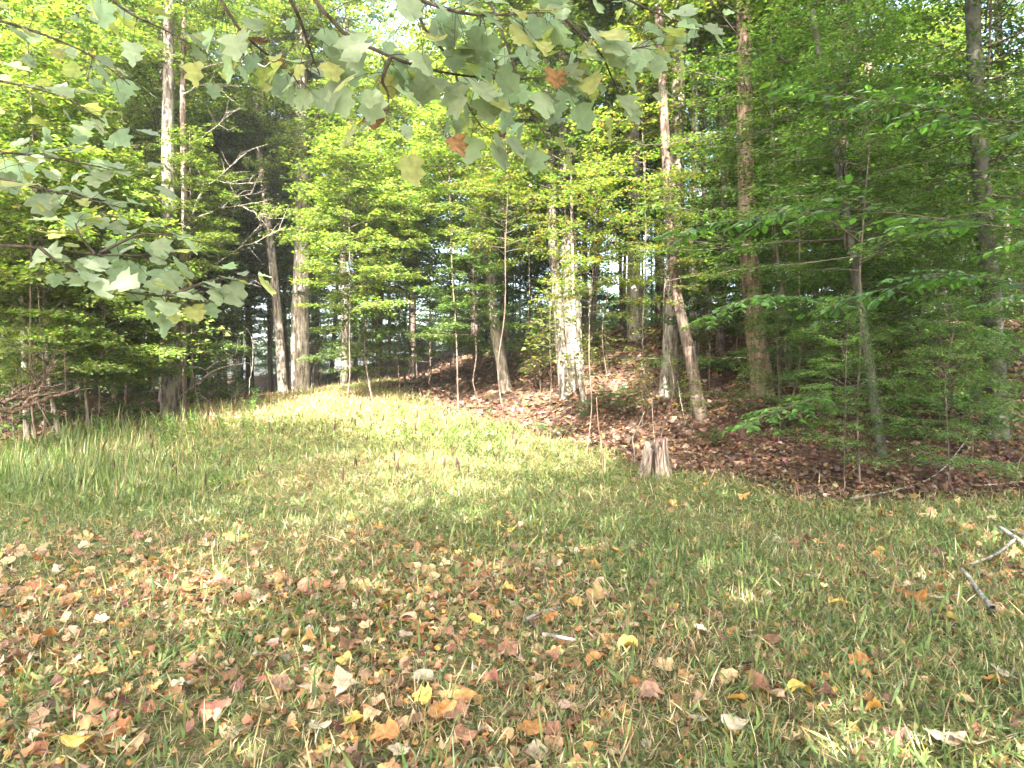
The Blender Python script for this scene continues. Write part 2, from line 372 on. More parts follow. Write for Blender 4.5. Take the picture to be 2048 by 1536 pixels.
def trunk_flare(k=1.0, seed=0):
    r = np.random.default_rng(seed); ph = r.uniform(0, 6.28, 3)
    def f(t, th):
        w = np.exp(-t*16)[:, None]*k
        lob = .35+.35*np.cos(3*th+ph[0])[None]+.25*np.cos(5*th+ph[1])[None]
        fl = 1+.05*np.cos(2*th+ph[2]+t[:, None]*4)+.035*np.cos(7*th+ph[0])[None]*np.ones((len(t), 1))
        return fl+w*np.maximum(lob+.25, -.1)
    return f
def make_trunk(pts, d0, d1, mat, seed=0, sides=14, n=26, fl=1.0):
    tb = Tubes(); C = curve(pts, n); t = np.linspace(0, 1, n)
    tb.add(C, (d0*(1-t)+d1*t)/2, sides, flare=trunk_flare(fl, seed), rough=.02)
    return tb.mesh('trunk', M[mat])

def tree(name, base, label, cat, group, trunk_me=None, crown=None, cz=4.0, csc=1.0, cxy=(0, 0), rot=None, bark=None):
    """a tree thing: trunk mesh in local coordinates, crown at local height cz"""
    e = empty(name, base, label, cat, group)
    if trunk_me is not None: obj('trunk', trunk_me, e)
    if crown is not None:
        br, lf = CR[crown]; rz = R.uniform(0, 6.28) if rot is None else rot
        for nm, me in (('branches', br), ('crown', lf)):
            c = obj(nm, me, e, (cxy[0], cxy[1], cz)); c.rotation_euler = (0, 0, rz)
            c.scale = (csc, csc, csc) if np.isscalar(csc) else csc
            if nm == 'crown': c['kind'] = 'stuff'
    return e

# ------------------------------------------------------------------ the traced trees
# base pixel, pixels up the trunk, trunk width in pixels, bark, crown, crown base height (m), crown scale, label
TR = [
 ((338, 832), [(342, 600), (336, 320), (338, 120)], 31, 'bark', ('tall', 0), 9.0, .62, 'thick pale grey trunk beside the weeds, partly behind a dead leaning branch'),
 ((264, 800), [(266, 620), (258, 400)], 27, 'bark_dark', ('tall', 1), 5.0, .85, 'vine-covered brown trunk left of the pale thick trunk, in the shaded woods'),
 ((474, 768), [(470, 600), (480, 420), (485, 250)], 20, 'bark', ('tall', 2), 7.0, .8, 'smooth grey trunk behind the dead twiggy branches at the far end of the weeds'),
 ((566, 788), [(556, 640), (540, 480), (520, 320)], 19, 'bark', ('tall', 1), 7.5, .8, 'sunlit trunk tilting away from the big twin-stemmed tree by the path'),
 ((600, 784), [(600, 640), (604, 480), (603, 280)], 38, 'bark_pale', ('tall', 1), 6.5, .9, 'stout pale trunk with flared roots standing where the sunlit path bends'),
 ((632, 778), [(630, 620), (626, 430), (632, 260)], 17, 'bark', ('tall', 0), 8.0, .7, 'second stem rising close behind the stout pale flared trunk'),
 ((688, 776), [(690, 660), (686, 480), (690, 330)], 16, 'bark', ('tall', 2), 7.0, .75, 'slim grey trunk on the crest just beyond the sunlit strip of path'),
 ((541, 784), [(538, 690), (535, 560)], 9, 'bark_dark', ('dark', 0), 4.0, .7, 'thin dark trunk with a broken side twig by the path'),
 ((829, 752), [(826, 640), (832, 450)], 13, 'bark', ('tall', 1), 6.0, .7, 'distant slim trunk beyond the crest of the brown bank'),
 ((1013, 782), [(990, 650), (974, 500), (962, 300)], 23, 'bark_pale', ('tall', 0), 7.0, .8, 'sun-dappled trunk leaning over from the foot of the brown leaf bank'),
 ((1017, 720), [(1008, 600), (1006, 420)], 14, 'bark', ('tall', 1), 6.5, .7, 'straight trunk half hidden behind the sun-dappled leaning trunk'),
 ((953, 722), [(948, 620), (945, 420)], 15, 'bark_dark', ('tall', 2), 5.5, .7, 'ivy-clad trunk with ragged bark on the shaded crest'),
 ((1132, 795), [(1118, 650), (1106, 480), (1098, 280)], 24, 'bark', ('tall', 1), 8.5, .75, 'front stem of the close pair of grey trunks on the bank'),
 ((1152, 775), [(1145, 640), (1138, 480), (1132, 280)], 36, 'bark', ('tall', 1), 7.5, .9, 'thicker rear stem of the close pair of grey trunks on the bank'),
 ((1168, 805), [(1158, 740), (1150, 690), (1146, 560)], 12, 'bark_pale', ('dark', 1), 4.5, .7, 'crooked pale sapling trunk at the feet of the close pair of trunks'),
 ((1184, 680), [(1190, 560), (1208, 330)], 14, 'bark', ('tall', 2), 7.0, .7, 'slim trunk on the bank top between the close pair and the bright pale trunk'),
 ((1268, 678), [(1268, 500), (1267, 300), (1264, 40)], 29, 'bark_pale', ('tall', 0), 9.5, .8, 'bright sunlit straight pale trunk on top of the bank'),
 ((1336, 790), [(1345, 620), (1350, 430), (1356, 200)], 34, 'bark', ('tall', 1), 9.0, .85, 'forked grey trunk halfway up the leaf-covered bank'),
 ((1402, 838), [(1378, 700), (1352, 580), (1338, 420)], 25, 'bark_dark', ('tall', 1), 9.0, .7, 'dark trunk leaning in front of the forked grey trunk'),
 ((1392, 718), [(1386, 600), (1388, 420)], 17, 'bark_pale', ('tall', 2), 9.0, .6, 'short lit stretch of pale trunk behind the dark leaning trunk'),
 ((1528, 790), [(1508, 640), (1496, 480), (1490, 250)], 42, 'bark_red', ('tall', 0), 6.5, .9, 'broad reddish-brown shaded trunk on the bank behind beech leaves'),
 ((1582, 770), [(1566, 620), (1550, 480), (1545, 280)], 15, 'bark', ('beech', 0), 5.0, .8, 'slender forked trunk close to the broad reddish-brown trunk'),
 ((1700, 690), [(1694, 560), (1690, 380)], 17, 'bark_dark', ('tall', 1), 6.0, .75, 'dim trunk on the bank top behind the smooth beech sapling'),
 ((1992, 876), [(1988, 700), (1972, 480), (1955, 250)], 40, 'beech_bark', ('beech', 1), 3.6, 1.0, 'thick shaded grey-green trunk at the foot of the bank among hanging beech leaves'),
 ((1440, 700), [(1444, 560), (1448, 380)], 17, 'bark_dark', ('tall', 2), 6.0, .75, 'dark straight trunk on the bank top against bright sky gaps'),
 ((1412, 705), [(1412, 560), (1408, 400)], 12, 'bark_dark', ('tall', 1), 7.0, .6, 'narrow dark trunk beside the straight one against the sky gaps'),
 ((55, 892), [(50, 740), (42, 560)], 15, 'bark_pale', ('under', 0), 3.4, .8, 'pale-footed slim trunk rising out of the tall weeds'),
 ((122, 884), [(105, 800), (92, 690), (90, 560)], 12, 'bark_pale', ('under', 1), 3.6, .7, 'short pale leaning trunk near the slim trunk in the weeds'),
 ((178, 870), [(172, 780), (170, 640)], 9, 'bark', ('under', 2), 3.2, .7, 'thin lit stem in the shaded woods beside the leaning pale trunk'),
]
def local_pts(base, ups):
    """trunk path from the pixels; extended above the last one to a full trunk"""
    P = [Vector((0, 0, -.25)), Vector((0, 0, 0.0))]
    for (u, v) in ups: P.append(at(u, v, base.y)-base)
    d = (P[-1]-P[-2]).normalized(); d = (d*.6+Vector((0, 0, 1))*.4).normalized()
    while P[-1].z < 13: P.append(P[-1]+d*3.0)
    return P
tree_xy = []
for i, (b, ups, w, bark, crown, cz, csc, label) in enumerate(TR):
    base = ground_at(*b); D = w/FPX*base.y
    P = local_pts(base, ups); tree_xy.append((base.x, base.y))
    P[0] = -(P[2]*.06); P[0].z = -.25
    small = crown[0] in ('under', 'dark', 'beech') and w < 20
    if small: P = [p for p in P if p.z < cz+3.5]
    me = make_trunk(P, D*1.12, D*(.35 if small else .45), bark, seed=i, fl=1.1)
    zz = [p.z for p in P]; cx = float(np.interp(cz, zz, [p.x for p in P])); cyy = float(np.interp(cz, zz, [p.y for p in P]))
    tree('woodland_tree', base, label, 'tree', None, me, crown, cz, csc, (cx, cyy))

# shared straight trunks for the woods behind
ST = []
for k in range(5):
    r = np.random.default_rng(900+k); b = [(0, 0, -.3)]
    for z in (1, 3, 6, 9, 12, 15): b.append((b[-1][0]+r.normal(0, .1), b[-1][1]+r.normal(0, .1), z))
    ST.append([make_trunk(b, 1.0, .45, m, seed=40+k, sides=9, n=16, fl=.7) for m in ('bark', 'bark_dark', 'bark_pale')])
def far_tree(x, y, D, crown, cz, csc, label, group, m=0, h=1.0, name='woodland_tree'):
    base = Vector((x, y, Hs(x, y)))
    if label.startswith(('slender tree in', 'tree ')): label = ('stout ' if D > .24 else 'slim ' if D < .17 else '')+('grey', 'dark', 'pale')[m]+'-barked '+label.replace('slender ', '').replace('crowded ', '')
    e = empty(name, base, label, 'tree', group); e.rotation_euler = (R.normal(0, .025), R.normal(0, .03), R.uniform(0, 6.28))
    t = obj('trunk', ST[R.integers(5)][m], e)
    t.scale = (D, D, h)
    br, lf = CR[crown]
    for nm, me in (('branches', br), ('crown', lf)):
        c = obj(nm, me, e, (0, 0, cz)); c.scale = (csc,)*3
        if nm == 'crown': c['kind'] = 'stuff'
    return e
def scatter(n, x0, x1, y0, y1, mind, ok, rng):
    out = []; k = 0
    while len(out) < n and k < n*60:
        k += 1; x = rng.uniform(x0, x1); y = rng.uniform(y0, y1)
        if abs(x) > .8*y+3 or not ok(x, y): continue
        if all((x-a)**2+(y-b)**2 > mind*mind for a, b in out+tree_xy): out.append((x, y))
    tree_xy.extend(out); return out
rg = np.random.default_rng(31)
for x, y in scatter(26, -26, -6, 14, 30, 1.0, lambda x, y: grass_amount(x, y) < .2 and x < -.42*y, rg):
    far_tree(x, y, rg.uniform(.09, .22), (['dark', 'under', 'tall'][rg.integers(3)], rg.integers(3)), rg.uniform(2.5, 5), rg.uniform(.7, 1), 
             'slender tree in the crowded shady woods behind the tall weeds', 'slender trees in the woods behind the weeds', m=rg.integers(3), h=.8)
for x, y in scatter(34, -20, 14, 27, 46, 1.5, lambda x, y: bank_s(x, y) < 3 and grass_amount(x, y) < .1, rg):
    far_tree(x, y, rg.uniform(.14, .34), (['dark', 'tall', 'tall'][rg.integers(3)], rg.integers(3)), rg.uniform(4.5, 7.5), rg.uniform(.7, 1), 
             'tree in the woods beyond the crest of the grassy path', 'trees beyond the crest of the path', m=rg.integers(2))
for x, y in scatter(40, -4, 34, 15, 44, 1.6, lambda x, y: bank_s(x, y) > 5, rg):
    far_tree(x, y, rg.uniform(.13, .34), (['dark', 'tall', 'tall'][rg.integers(3)], rg.integers(3)), rg.uniform(4.0, 7.5), rg.uniform(.7, 1), 
             'tree among the woods on the flat top of the leaf-covered bank', 'trees on top of the bank', m=rg.integers(2))

# ------------------------------------------------------------------ leafy understory trees placed where the photo shows masses of leaves
US = [  # pixel of crown middle, distance, crown, scale, label
 ((700, 470), 17.5, ('under', 0), .75, 'brightly sunlit layered understory tree beside the stout pale flared trunk'),
 ((490, 380), 28.0, ('under', 0), .9, 'lit leafy tree behind the tilting sunlit trunk'),
 ((300, 420), 22.0, ('under', 1), 1.0, 'leafy tree deep behind the vine-covered brown trunk'),
 ((540, 120), 27.0, ('under', 2), 1.0, 'leafy crown over the tilting sunlit trunk'),
 ((730, 330), 19.0, ('under', 1), .95, 'tall sunlit leafy tree above the slim trunk on the crest'),
 ((860, 560), 20.0, ('dark', 2), .95, 'dense dark green leafy tree in front of the shaded crest'),
 ((900, 420), 23.0, ('under', 2), 1.0, 'mid green leafy tree behind the dense dark green one'),
 ((1010, 400), 14.5, ('yellow', 0), .62, 'yellow-green maple sapling reaching over the foot of the bank'),
 ((1180, 500), 11.5, ('yellow', 1), .52, 'yellowing leafy maple in front of the close pair of grey trunks'),
 ((1290, 240), 14.0, ('yellow', 0), .75, 'yellow-tinged leafy crown reaching across the forked grey trunk'),
 ((1560, 560), 13.5, ('beech', 0), .66, 'dark beech sapling in front of the broad reddish-brown trunk'),
 ((1600, 250), 12.0, ('beech', 1), .8, 'leafy beech above the slender forked trunk'),
 ((1840, 420), 13.0, ('beech', 0), .85, 'dense dark beech behind the smooth beech sapling'),
 ((2080, 200), 11.0, ('beech', 1), .75, 'shaded beech crown over the thick grey-green trunk'),
 ((1850, 640), 15.0, ('dark', 1), .75, 'dark green leafy tree on the slope behind the hanging beech leaves'),
 ((1880, 690), 10.8, ('beech', 1), .5, 'low drooping beech in deep shade beside the thick grey-green trunk'),
 ((1650, 640), 12.2, ('beech', 1), .5, 'small shaded beech between the reddish trunk and the smooth sapling'),
 ((2060, 620), 9.6, ('beech', 0), .5, 'dark beech spray drooping beyond the thick grey-green trunk'),
 ((1690, 770), 9.0, ('beech', 1), .33, 'waist-high beech brush spreading at the foot of the smooth sapling'),
 ((1900, 790), 8.6, ('beech', 0), .36, 'low leafy beech brush in front of the thick grey-green trunk'),
 ((1560, 700), 11.5, ('beech', 0), .38, 'low beech brush on the slope before the broad reddish trunk'),
 ((440, 170), 23.5, ('under', 1), .85, 'leafy tree whose high crown backs the pale dead limbs'),
 ((465, 330), 24.5, ('under', 2), .7, 'mid green leafy tree between the dead limbs and the tilting trunk'),
 ((800, 470), 19.5, ('under', 1), .62, 'leafy tree spreading sunlit layers over the far end of the path'),
 ((950, 560), 17.5, ('dark', 0), .55, 'dark green sapling crown in front of the ivy-clad trunk'),
 ((1055, 330), 18.0, ('under', 2), .72, 'leafy green tree between the leaning trunk and the close pair'),
 ((1215, 400), 17.0, ('dark', 1), .5, 'dark leafy crown beside the bright straight pale trunk'),
 ((1330, 480), 12.6, ('yellow', 1), .42, 'yellow-green leaves in front of the forked grey trunk'),
 ((1420, 560), 14.2, ('dark', 2), .48, 'dark leafy sapling behind the dark leaning trunk'),
 ((380, 420), 16.2, ('under', 0), .55, 'green leafy sapling mingling with the pale dead limbs'),
 ((250, 640), 15.4, ('dark', 1), .55, 'dark leafy undergrowth tree covering the vine-clad trunk'),
 ((60, 720), 15.0, ('dark', 2), .5, 'low dark leafy tree behind the fallen dead tree'),
 ((640, 610), 26.0, ('dark', 0), .7, 'shaded leafy tree filling the gap past the stout flared trunk'),
 ((900, 250), 17.0, ('under', 0), .8, 'tall leafy tree reaching over the dense dark green one'),
 ((1100, 640), 14.0, ('sapling', 2), 1.0, 'leafy sapling just in front of the close pair of trunks'),
 ((1720, 330), 9.5, ('beech', 0), .55, 'beech foliage wrapping the upper stem of the smooth sapling'),
 ((1480, 430), 14.5, ('beech', 0), .6, 'airy beech in front of the bank-top trunks and sky gaps'),
 ((90, 600), 13.0, ('under', 1), .7, 'bright green maple understory over the pale-footed slim trunk'),
 ((200, 560), 14.0, ('under', 2), .75, 'bright leafy maple in front of the vine-covered brown trunk'),
 ((60, 300), 13.0, ('under', 0), 1.0, 'tall leafy maple over the shady woods beside the weeds'),
 ((30, 450), 16.0, ('under', 2), 1.0, 'leafy green tree deep in the woods past the fallen dead tree'),
 ((380, 200), 27.0, ('under', 1), 1.0, 'leafy tree behind the twisting pale limbs of the dark trunk'),
 ((440, 600), 27.0, ('dark', 0), .8, 'dark leafy tree behind the smooth grey trunk'),
 ((370, 640), 15.0, ('sapling', 0), 1.1, 'small green sapling growing against the dark brown trunk'),
 ((760, 640), 21.0, ('under', 0), .62, 'low leafy tree on the crest with bright lower sprays'),
 ((1080, 690), 17.5, ('sapling', 1), .9, 'little sunlit sapling on the slope behind the leaning trunk'),
 ((1130, 160), 21.0, ('under', 2), 1.1, 'leafy crown high above the close pair of grey trunks'),
]
for i, ((u, v), y, crown, sc, label) in enumerate(US):
    c = at(u, v, y); hz = {'under': 2.6, 'dark': 2.6, 'yellow': 2.1, 'beech': 2.7, 'sapling': .8}[crown[0]]*sc
    gz = Hs(c.x, c.y); cz = c.z-hz-gz
    if cz < .25: cz = .25
    D = {'sapling': .022, 'yellow': .045}.get(crown[0], .05)*sc*1.1; bw = R.normal(0, .018*cz+.02, 4)
    me = make_trunk([(bw[2]*2, bw[3]*2, -.2), (bw[2]*1.6, bw[3]*1.6, .1), (bw[0], bw[1], cz*.35), (bw[2]*.4, -bw[1]*.5, cz*.7), (0, 0, cz+.3), (0, 0, cz+1.0*sc)], D, D*.5, 'bark_dark', seed=i, sides=9, n=16, fl=.5)
    tree('understory_tree', Vector((c.x, c.y, gz)), label, 'tree', None, me, crown, cz, sc)

rb = np.random.default_rng(55)
for x, y in scatter(110, -56, 56, 30, 72, 1.7, lambda x, y: grass_amount(x, y) < .02, rb):
    far_tree(x, y, rb.uniform(.07, .14), ('dark', rb.integers(3)), rb.uniform(.2, 2.4), rb.uniform(.9, 1.35),
             'low-branched dark leafy tree far back in the woods', 'leafy trees far back in the woods', m=1, h=.55)
for x, y in scatter(60, -30, 34, 17, 34, 1.35, lambda x, y: grass_amount(x, y) < .02 and not (0 < bank_s(x, y) < 4), rb):
    far_tree(x, y, rb.uniform(.06, .1), (['dark', 'under'][rb.integers(2)], rb.integers(3)), rb.uniform(.8, 3.4), rb.uniform(.55, .9),
             'young leafy tree filling a gap between the taller trunks', 'young trees between the taller trunks', m=0, h=.5)

# low shrubs on the floor of the woods
rs = np.random.default_rng(77)
for x, y in scatter(100, -34, 30, 17, 50, .9, lambda x, y: grass_amount(x, y) < .05 and not (0 < bank_s(x, y) < 4), rs):
    e = empty('woodland_shrub', (x, y, Hs(x, y)-.03), 'low dark leafy shrub on the floor of the woods', 'shrub', 'low shrubs on the floor of the woods')
    br, lf = CR['shrub', rs.integers(2)]; sc = rs.uniform(.7, 1.6)
    for nm, me in (('branches', br), ('foliage', lf)):
        c = obj(nm, me, e); c.scale = (sc,)*3; c.rotation_euler = (0, 0, x*7)
        if nm == 'foliage': c['kind'] = 'stuff'

# trees behind the camera whose crowns shade the near end of the clearing
CR['open', 0] = crown_mesh('open0', 800, 9, 3.4, 40, p_tall, lambda t: .25+.7*t, G_MID, [3, 3, 3, 2, 1], leaf=.15, tw_step=.28, tw_len=1.0, dens=.039, tmpl=L_KITE)
CR['open', 1] = crown_mesh('open1', 801, 9, 3.4, 40, p_tall, lambda t: .25+.7*t, G_MID, [3, 3, 3, 2, 1], leaf=.15, tw_step=.28, tw_len=1.0, dens=.039, tmpl=L_KITE)
SH = [(-13, -7), (-9.5, -8.5), (-6.0, -6.5), (-2.5, -8), (1.2, -6.5), (4.5, -7.5), (8, -6), (-10.5, -3.5), (-7.2, -2.6), (0.5, -2.6), (6, -1.5), (9.5, -1), (8.2, 2.4), (12.5, 3.5), (-11.5, -2), (4.4, 3.0), (7.0, 5.0), (11.5, 7.5), (3.4, .6), (-.6, -5.0), (2.6, -4.2), (-6.2, -9.5)]
for i, (x, y) in enumerate(SH):
    far_tree(x, y, .3, ('open', i % 2), (7.9 if (x < -3.5 or x > 2) else 3.9)+R.uniform(-.8, .8), 1.0, 'tall broadleaf tree standing behind the clearing, shading its near end', 'trees behind the clearing', m=i % 2)

# ------------------------------------------------------------------ grass, one uncountable mass
def poly_area_points(n_fn, y0, y1, rng, dens, margin=.6):
    """random points over the visible wedge of ground between two distances"""
    A = []; 
    ys = np.linspace(y0, y1, 60)
    w = .77*ys+margin; tot = np.trapezoid(2*w, ys) if hasattr(np, 'trapezoid') else np.trapz(2*w, ys)
    n = int(tot*dens); cdf = np.cumsum(w); cdf /= cdf[-1]
    y = np.interp(rng.uniform(0, 1, n), cdf, ys); x = rng.uniform(-1, 1, n)*(.77*y+margin)
    k = rng.uniform(0, 1, n) < n_fn(x, y)
    return x[k], y[k]
def fbm(x, y, s, seed):
    r = np.random.default_rng(seed); v = 0
    for o in range(3):
        f = s*2**o; a, b, c, d = r.uniform(0, 6.28, 4)
        v = v+(np.sin(x*f+a+1.7*np.sin(y*f*.7+b))*np.sin(y*f+c+1.3*np.sin(x*f*.8+d)))/2**o
    return v/1.75
def litter_amount(x, y):
    """how leaf-covered the clearing is: heavy at the near left and along the bank"""
    u = x/np.maximum(y, .5)
    near = np.exp(-((y-2.3)/3.0)**2)*(1-.88*sstep(-.35, .35, u))
    mid = .35*np.exp(-((x-3.2-.1*y)/1.6)**2)*np.exp(-((y-6)/3.0)**2)
    ctr = .45*np.exp(-((x+.6)/1.6)**2)*np.exp(-((y-5.2)/1.6)**2)
    far = .9*np.exp(-((x+4.1)/1.3)**2-((y-17.6)/.9)**2)
    return np.clip((1.0*near+mid+.8*ctr+far)*(.95+1.0*fbm(x, y, 1.3, 5))+.03, 0, 1)
def build_grass():
    rng = np.random.default_rng(12); parts = []
    for (y0, y1, dens, ln, wd) in ((1.9, 4.2, 5600, .058, .9), (4.2, 7.5, 3200, .066, .9), (7.5, 13, 1900, .075, .95), (13, 33, 950, .10, 1.15)):
        x, y = poly_area_points(lambda x, y: grass_amount(x, y)*(1-.38*litter_amount(x, y))*(.78+.45*fbm(x, y, .9, 3)), y0, y1, rng, dens)
        n = len(x); tall = sstep(-.30, -.62, x/np.maximum(y, 1))*sstep(6, 9, y)
        up = rng.uniform(0, 1, n) < .035+.05*tall; L = ln*rng.uniform(.5, 1.5, n)*(1+.8*tall)*np.where(up, 2.3, 1)
        az = rng.uniform(0, 6.28, n); el = np.clip(rng.normal(.6+.35*tall+.45*up, .42, n), -.05, 1.5)
        A = np.stack([np.cos(az)*np.cos(el), np.sin(az)*np.cos(el), np.sin(el)], 1)
        N = np.stack([-np.cos(az)*np.sin(el), -np.sin(az)*np.sin(el), np.cos(el)], 1)+rng.normal(0, .45, (n, 3))
        z = H(x, y)+rng.uniform(0, 1, n)**2*ln*.9*(1+tall)
        P = np.stack([x, y, z], 1)
        dry = rng.uniform(0, 1, n) < np.clip(.44+.30*sstep(13.5, 16, y)*(x > -7.8)-.22*tall+.38*fbm(x, y, .8, 9)+.16*fbm(x, y, 3.1, 2), .05, .9)  # straw share raised on the far path, partly to paint its sunlit strip brighter
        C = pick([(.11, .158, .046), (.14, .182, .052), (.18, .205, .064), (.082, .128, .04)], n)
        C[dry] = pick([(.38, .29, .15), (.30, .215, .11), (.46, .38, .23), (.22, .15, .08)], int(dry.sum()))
        w = wd*np.where(dry, .10, .19)*rng.uniform(.5, 1.3, n)/(1+.7*tall)/np.where(up, 2.1, 1)
        parts.append((P, A, N, L, C, w))
    P, A, N, L, C, w = [np.concatenate([p[k] for p in parts]) for k in range(6)]
    print('BLADES', len(P))
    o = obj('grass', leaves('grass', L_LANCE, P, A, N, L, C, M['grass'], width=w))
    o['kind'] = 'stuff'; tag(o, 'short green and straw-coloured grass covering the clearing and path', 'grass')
build_grass()

# ------------------------------------------------------------------ fallen leaves
def lobed(kind, rng):
    if kind == 'maple':
        half = [(.0, 0), (-.04, .12), (-.02, .3), (.10, .36), (.16, .52), (.28, .40), (.36, .24), (.5, .36), (.60, .42), (.64, .26), (.72, .14), (.84, .16), (1, 0)]
    elif kind == 'tulip':
        half = [(0, 0), (.02, .2), (.06, .42), (.22, .46), (.36, .38), (.46, .3), (.62, .40), (.80, .34), (.86, .16), (.8, 0)]
    elif kind == 'oak':
        half = [(0, 0), (.1, .07), (.2, .16), (.28, .1), (.4, .24), (.48, .14), (.6, .28), (.68, .17), (.8, .2), (.9, .1), (1, 0)]
    else:
        half = [(0, 0), (.1, .12), (.28, .24), (.5, .28), (.72, .2), (.88, .09), (1, 0)]
    out = half+[(x, -y) for x, y in half[-2:0:-1]]
    k_ = rng.uniform(.15, .75)                                      # blunt the lobes
    out = [(x, y) if i == 0 else (.36+(x-.36)*q, y*q) for i, (x, y) in enumerate(out) for q in [1+k_*(.47/max(.2, math.hypot(x-.36, y))-1)*.75]]
    cx, cy, tw = rng.uniform(-.5, .9), rng.uniform(.1, 1.5)*rng.choice([-1, 1], p=[.3, .7]), rng.normal(0, .5)
    f = lambda x, y: cx*(x-.4)**2+cy*y*y+tw*(x-.4)*y
    O = [(x+rng.normal(0, .015), y+rng.normal(0, .015), f(x, y)+rng.normal(0, .02)) for x, y in out]
    V, T = fan(O, (.35, 0, 0)); V[:, 0] -= .4
    n = len(V); V = np.concatenate([V, [(-.4, -.012, O[0][2]), (-.4, .012, O[0][2]), (-.95, .05, O[0][2]+.1)]]); T = np.concatenate([T, [(n, n+1, n+2)]])
    V[:, 2] -= V[:, 2].min()
    return V, T
rl = np.random.default_rng(21)
TPL = [lobed(k, rl) for k in ('maple', 'maple', 'maple', 'tulip', 'tulip', 'oak', 'plain', 'maple')]
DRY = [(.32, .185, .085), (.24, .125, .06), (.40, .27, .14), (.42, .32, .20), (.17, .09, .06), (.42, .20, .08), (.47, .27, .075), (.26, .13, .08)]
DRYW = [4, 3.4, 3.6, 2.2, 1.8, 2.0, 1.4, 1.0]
def flat_axes(n, rng, x, y, tilt=.3):
    az = rng.uniform(0, 6.28, n); h = .1
    gx = (H(x+h, y)-H(x-h, y))/(2*h); gy = (H(x, y+h)-H(x, y-h))/(2*h)
    N = np.stack([-gx, -gy, np.ones(n)], 1)+rng.normal(0, tilt, (n, 3)); N = unit(N)
    A = np.stack([np.cos(az), np.sin(az), np.zeros(n)], 1); A = unit(A-N*(A*N).sum(1, keepdims=True))
    return A, N
def build_litter():
    rng = np.random.default_rng(33)
    # on the clearing
    Vs, Fs, Cs, off = [], [], [], 0
    def emit(x, y, size, pal, w, tilt, lift):
        nonlocal off
        n = len(x); A, N = flat_axes(n, rng, x, y, tilt); B = np.cross(N, A)
        P = np.stack([x, y, H(x, y)+lift*rng.uniform(.1, 1, n)], 1); S = size*rng.uniform(.55, 1.25, n); C = pick(pal, n, w, .2)
        kk = rng.integers(0, len(TPL), n)
        for k, (TV, TF) in enumerate(TPL):
            m = kk == k
            V = P[m][:, None]+S[m][:, None, None]*(TV[None, :, 0:1]*A[m][:, None]+TV[None, :, 1:2]*B[m][:, None]+TV[None, :, 2:3]*N[m][:, None])
            nn = int(m.sum()); F = (TF[None]+(np.arange(nn)*len(TV))[:, None, None]).reshape(-1, 3)+off
            Vs.append(V.reshape(-1, 3)); Fs.append(F); Cs.append(np.repeat(C[m], len(TV), 0)); off += nn*len(TV)
    x, y = poly_area_points(lambda x, y: grass_amount(x, y)*litter_amount(x, y)*(1-.75*sstep(3.2, 9, y)), 2.0, 9, rng, 150); emit(x, y, .078, DRY, DRYW, .42, .025)
    x, y = poly_area_points(lambda x, y: grass_amount(x, y)*np.clip(litter_amount(x, y), .12, 1)*(1-.6*sstep(3.2, 8, y)), 2.0, 8, rng, 480); emit(x, y, .042, DRY, DRYW, .6, .02)
    n1 = len(x)
    x, y = poly_area_points(lambda x, y: grass_amount(x, y)*np.clip(litter_amount(x, y), .07, 1), 4.5, 17, rng, 34); emit(x, y, .105, DRY, DRYW, .4, .05)
    n2 = len(x)
    o = obj('fallen_leaf_litter', mesh_np('litter', np.concatenate(Vs), np.concatenate(Fs), M['litter'], np.concatenate(Cs)))
    o['kind'] = 'stuff'; tag(o, 'scattered small dry leaves lying in the grass of the clearing', 'leaves')
    # on the bank and the floor of the woods
    Vs.clear(); Fs.clear(); Cs.clear(); off = 0
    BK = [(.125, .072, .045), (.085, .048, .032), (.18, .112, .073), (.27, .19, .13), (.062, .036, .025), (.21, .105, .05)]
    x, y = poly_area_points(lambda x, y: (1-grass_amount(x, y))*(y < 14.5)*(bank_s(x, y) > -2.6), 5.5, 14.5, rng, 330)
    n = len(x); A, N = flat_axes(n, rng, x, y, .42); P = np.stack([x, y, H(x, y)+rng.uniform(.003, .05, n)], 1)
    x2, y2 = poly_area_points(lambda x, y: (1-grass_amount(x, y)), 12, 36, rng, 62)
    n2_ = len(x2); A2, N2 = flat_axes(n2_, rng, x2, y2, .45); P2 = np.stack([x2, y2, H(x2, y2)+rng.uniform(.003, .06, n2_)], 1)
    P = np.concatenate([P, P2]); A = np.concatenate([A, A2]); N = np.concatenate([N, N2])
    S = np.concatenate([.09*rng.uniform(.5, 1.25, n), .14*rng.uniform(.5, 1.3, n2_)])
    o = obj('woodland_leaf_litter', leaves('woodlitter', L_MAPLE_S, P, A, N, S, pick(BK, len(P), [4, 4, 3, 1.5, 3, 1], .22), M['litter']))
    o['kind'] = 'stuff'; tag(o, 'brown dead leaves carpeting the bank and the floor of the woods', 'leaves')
    print('LITTER', n1, n2, n, n2_)
build_litter()

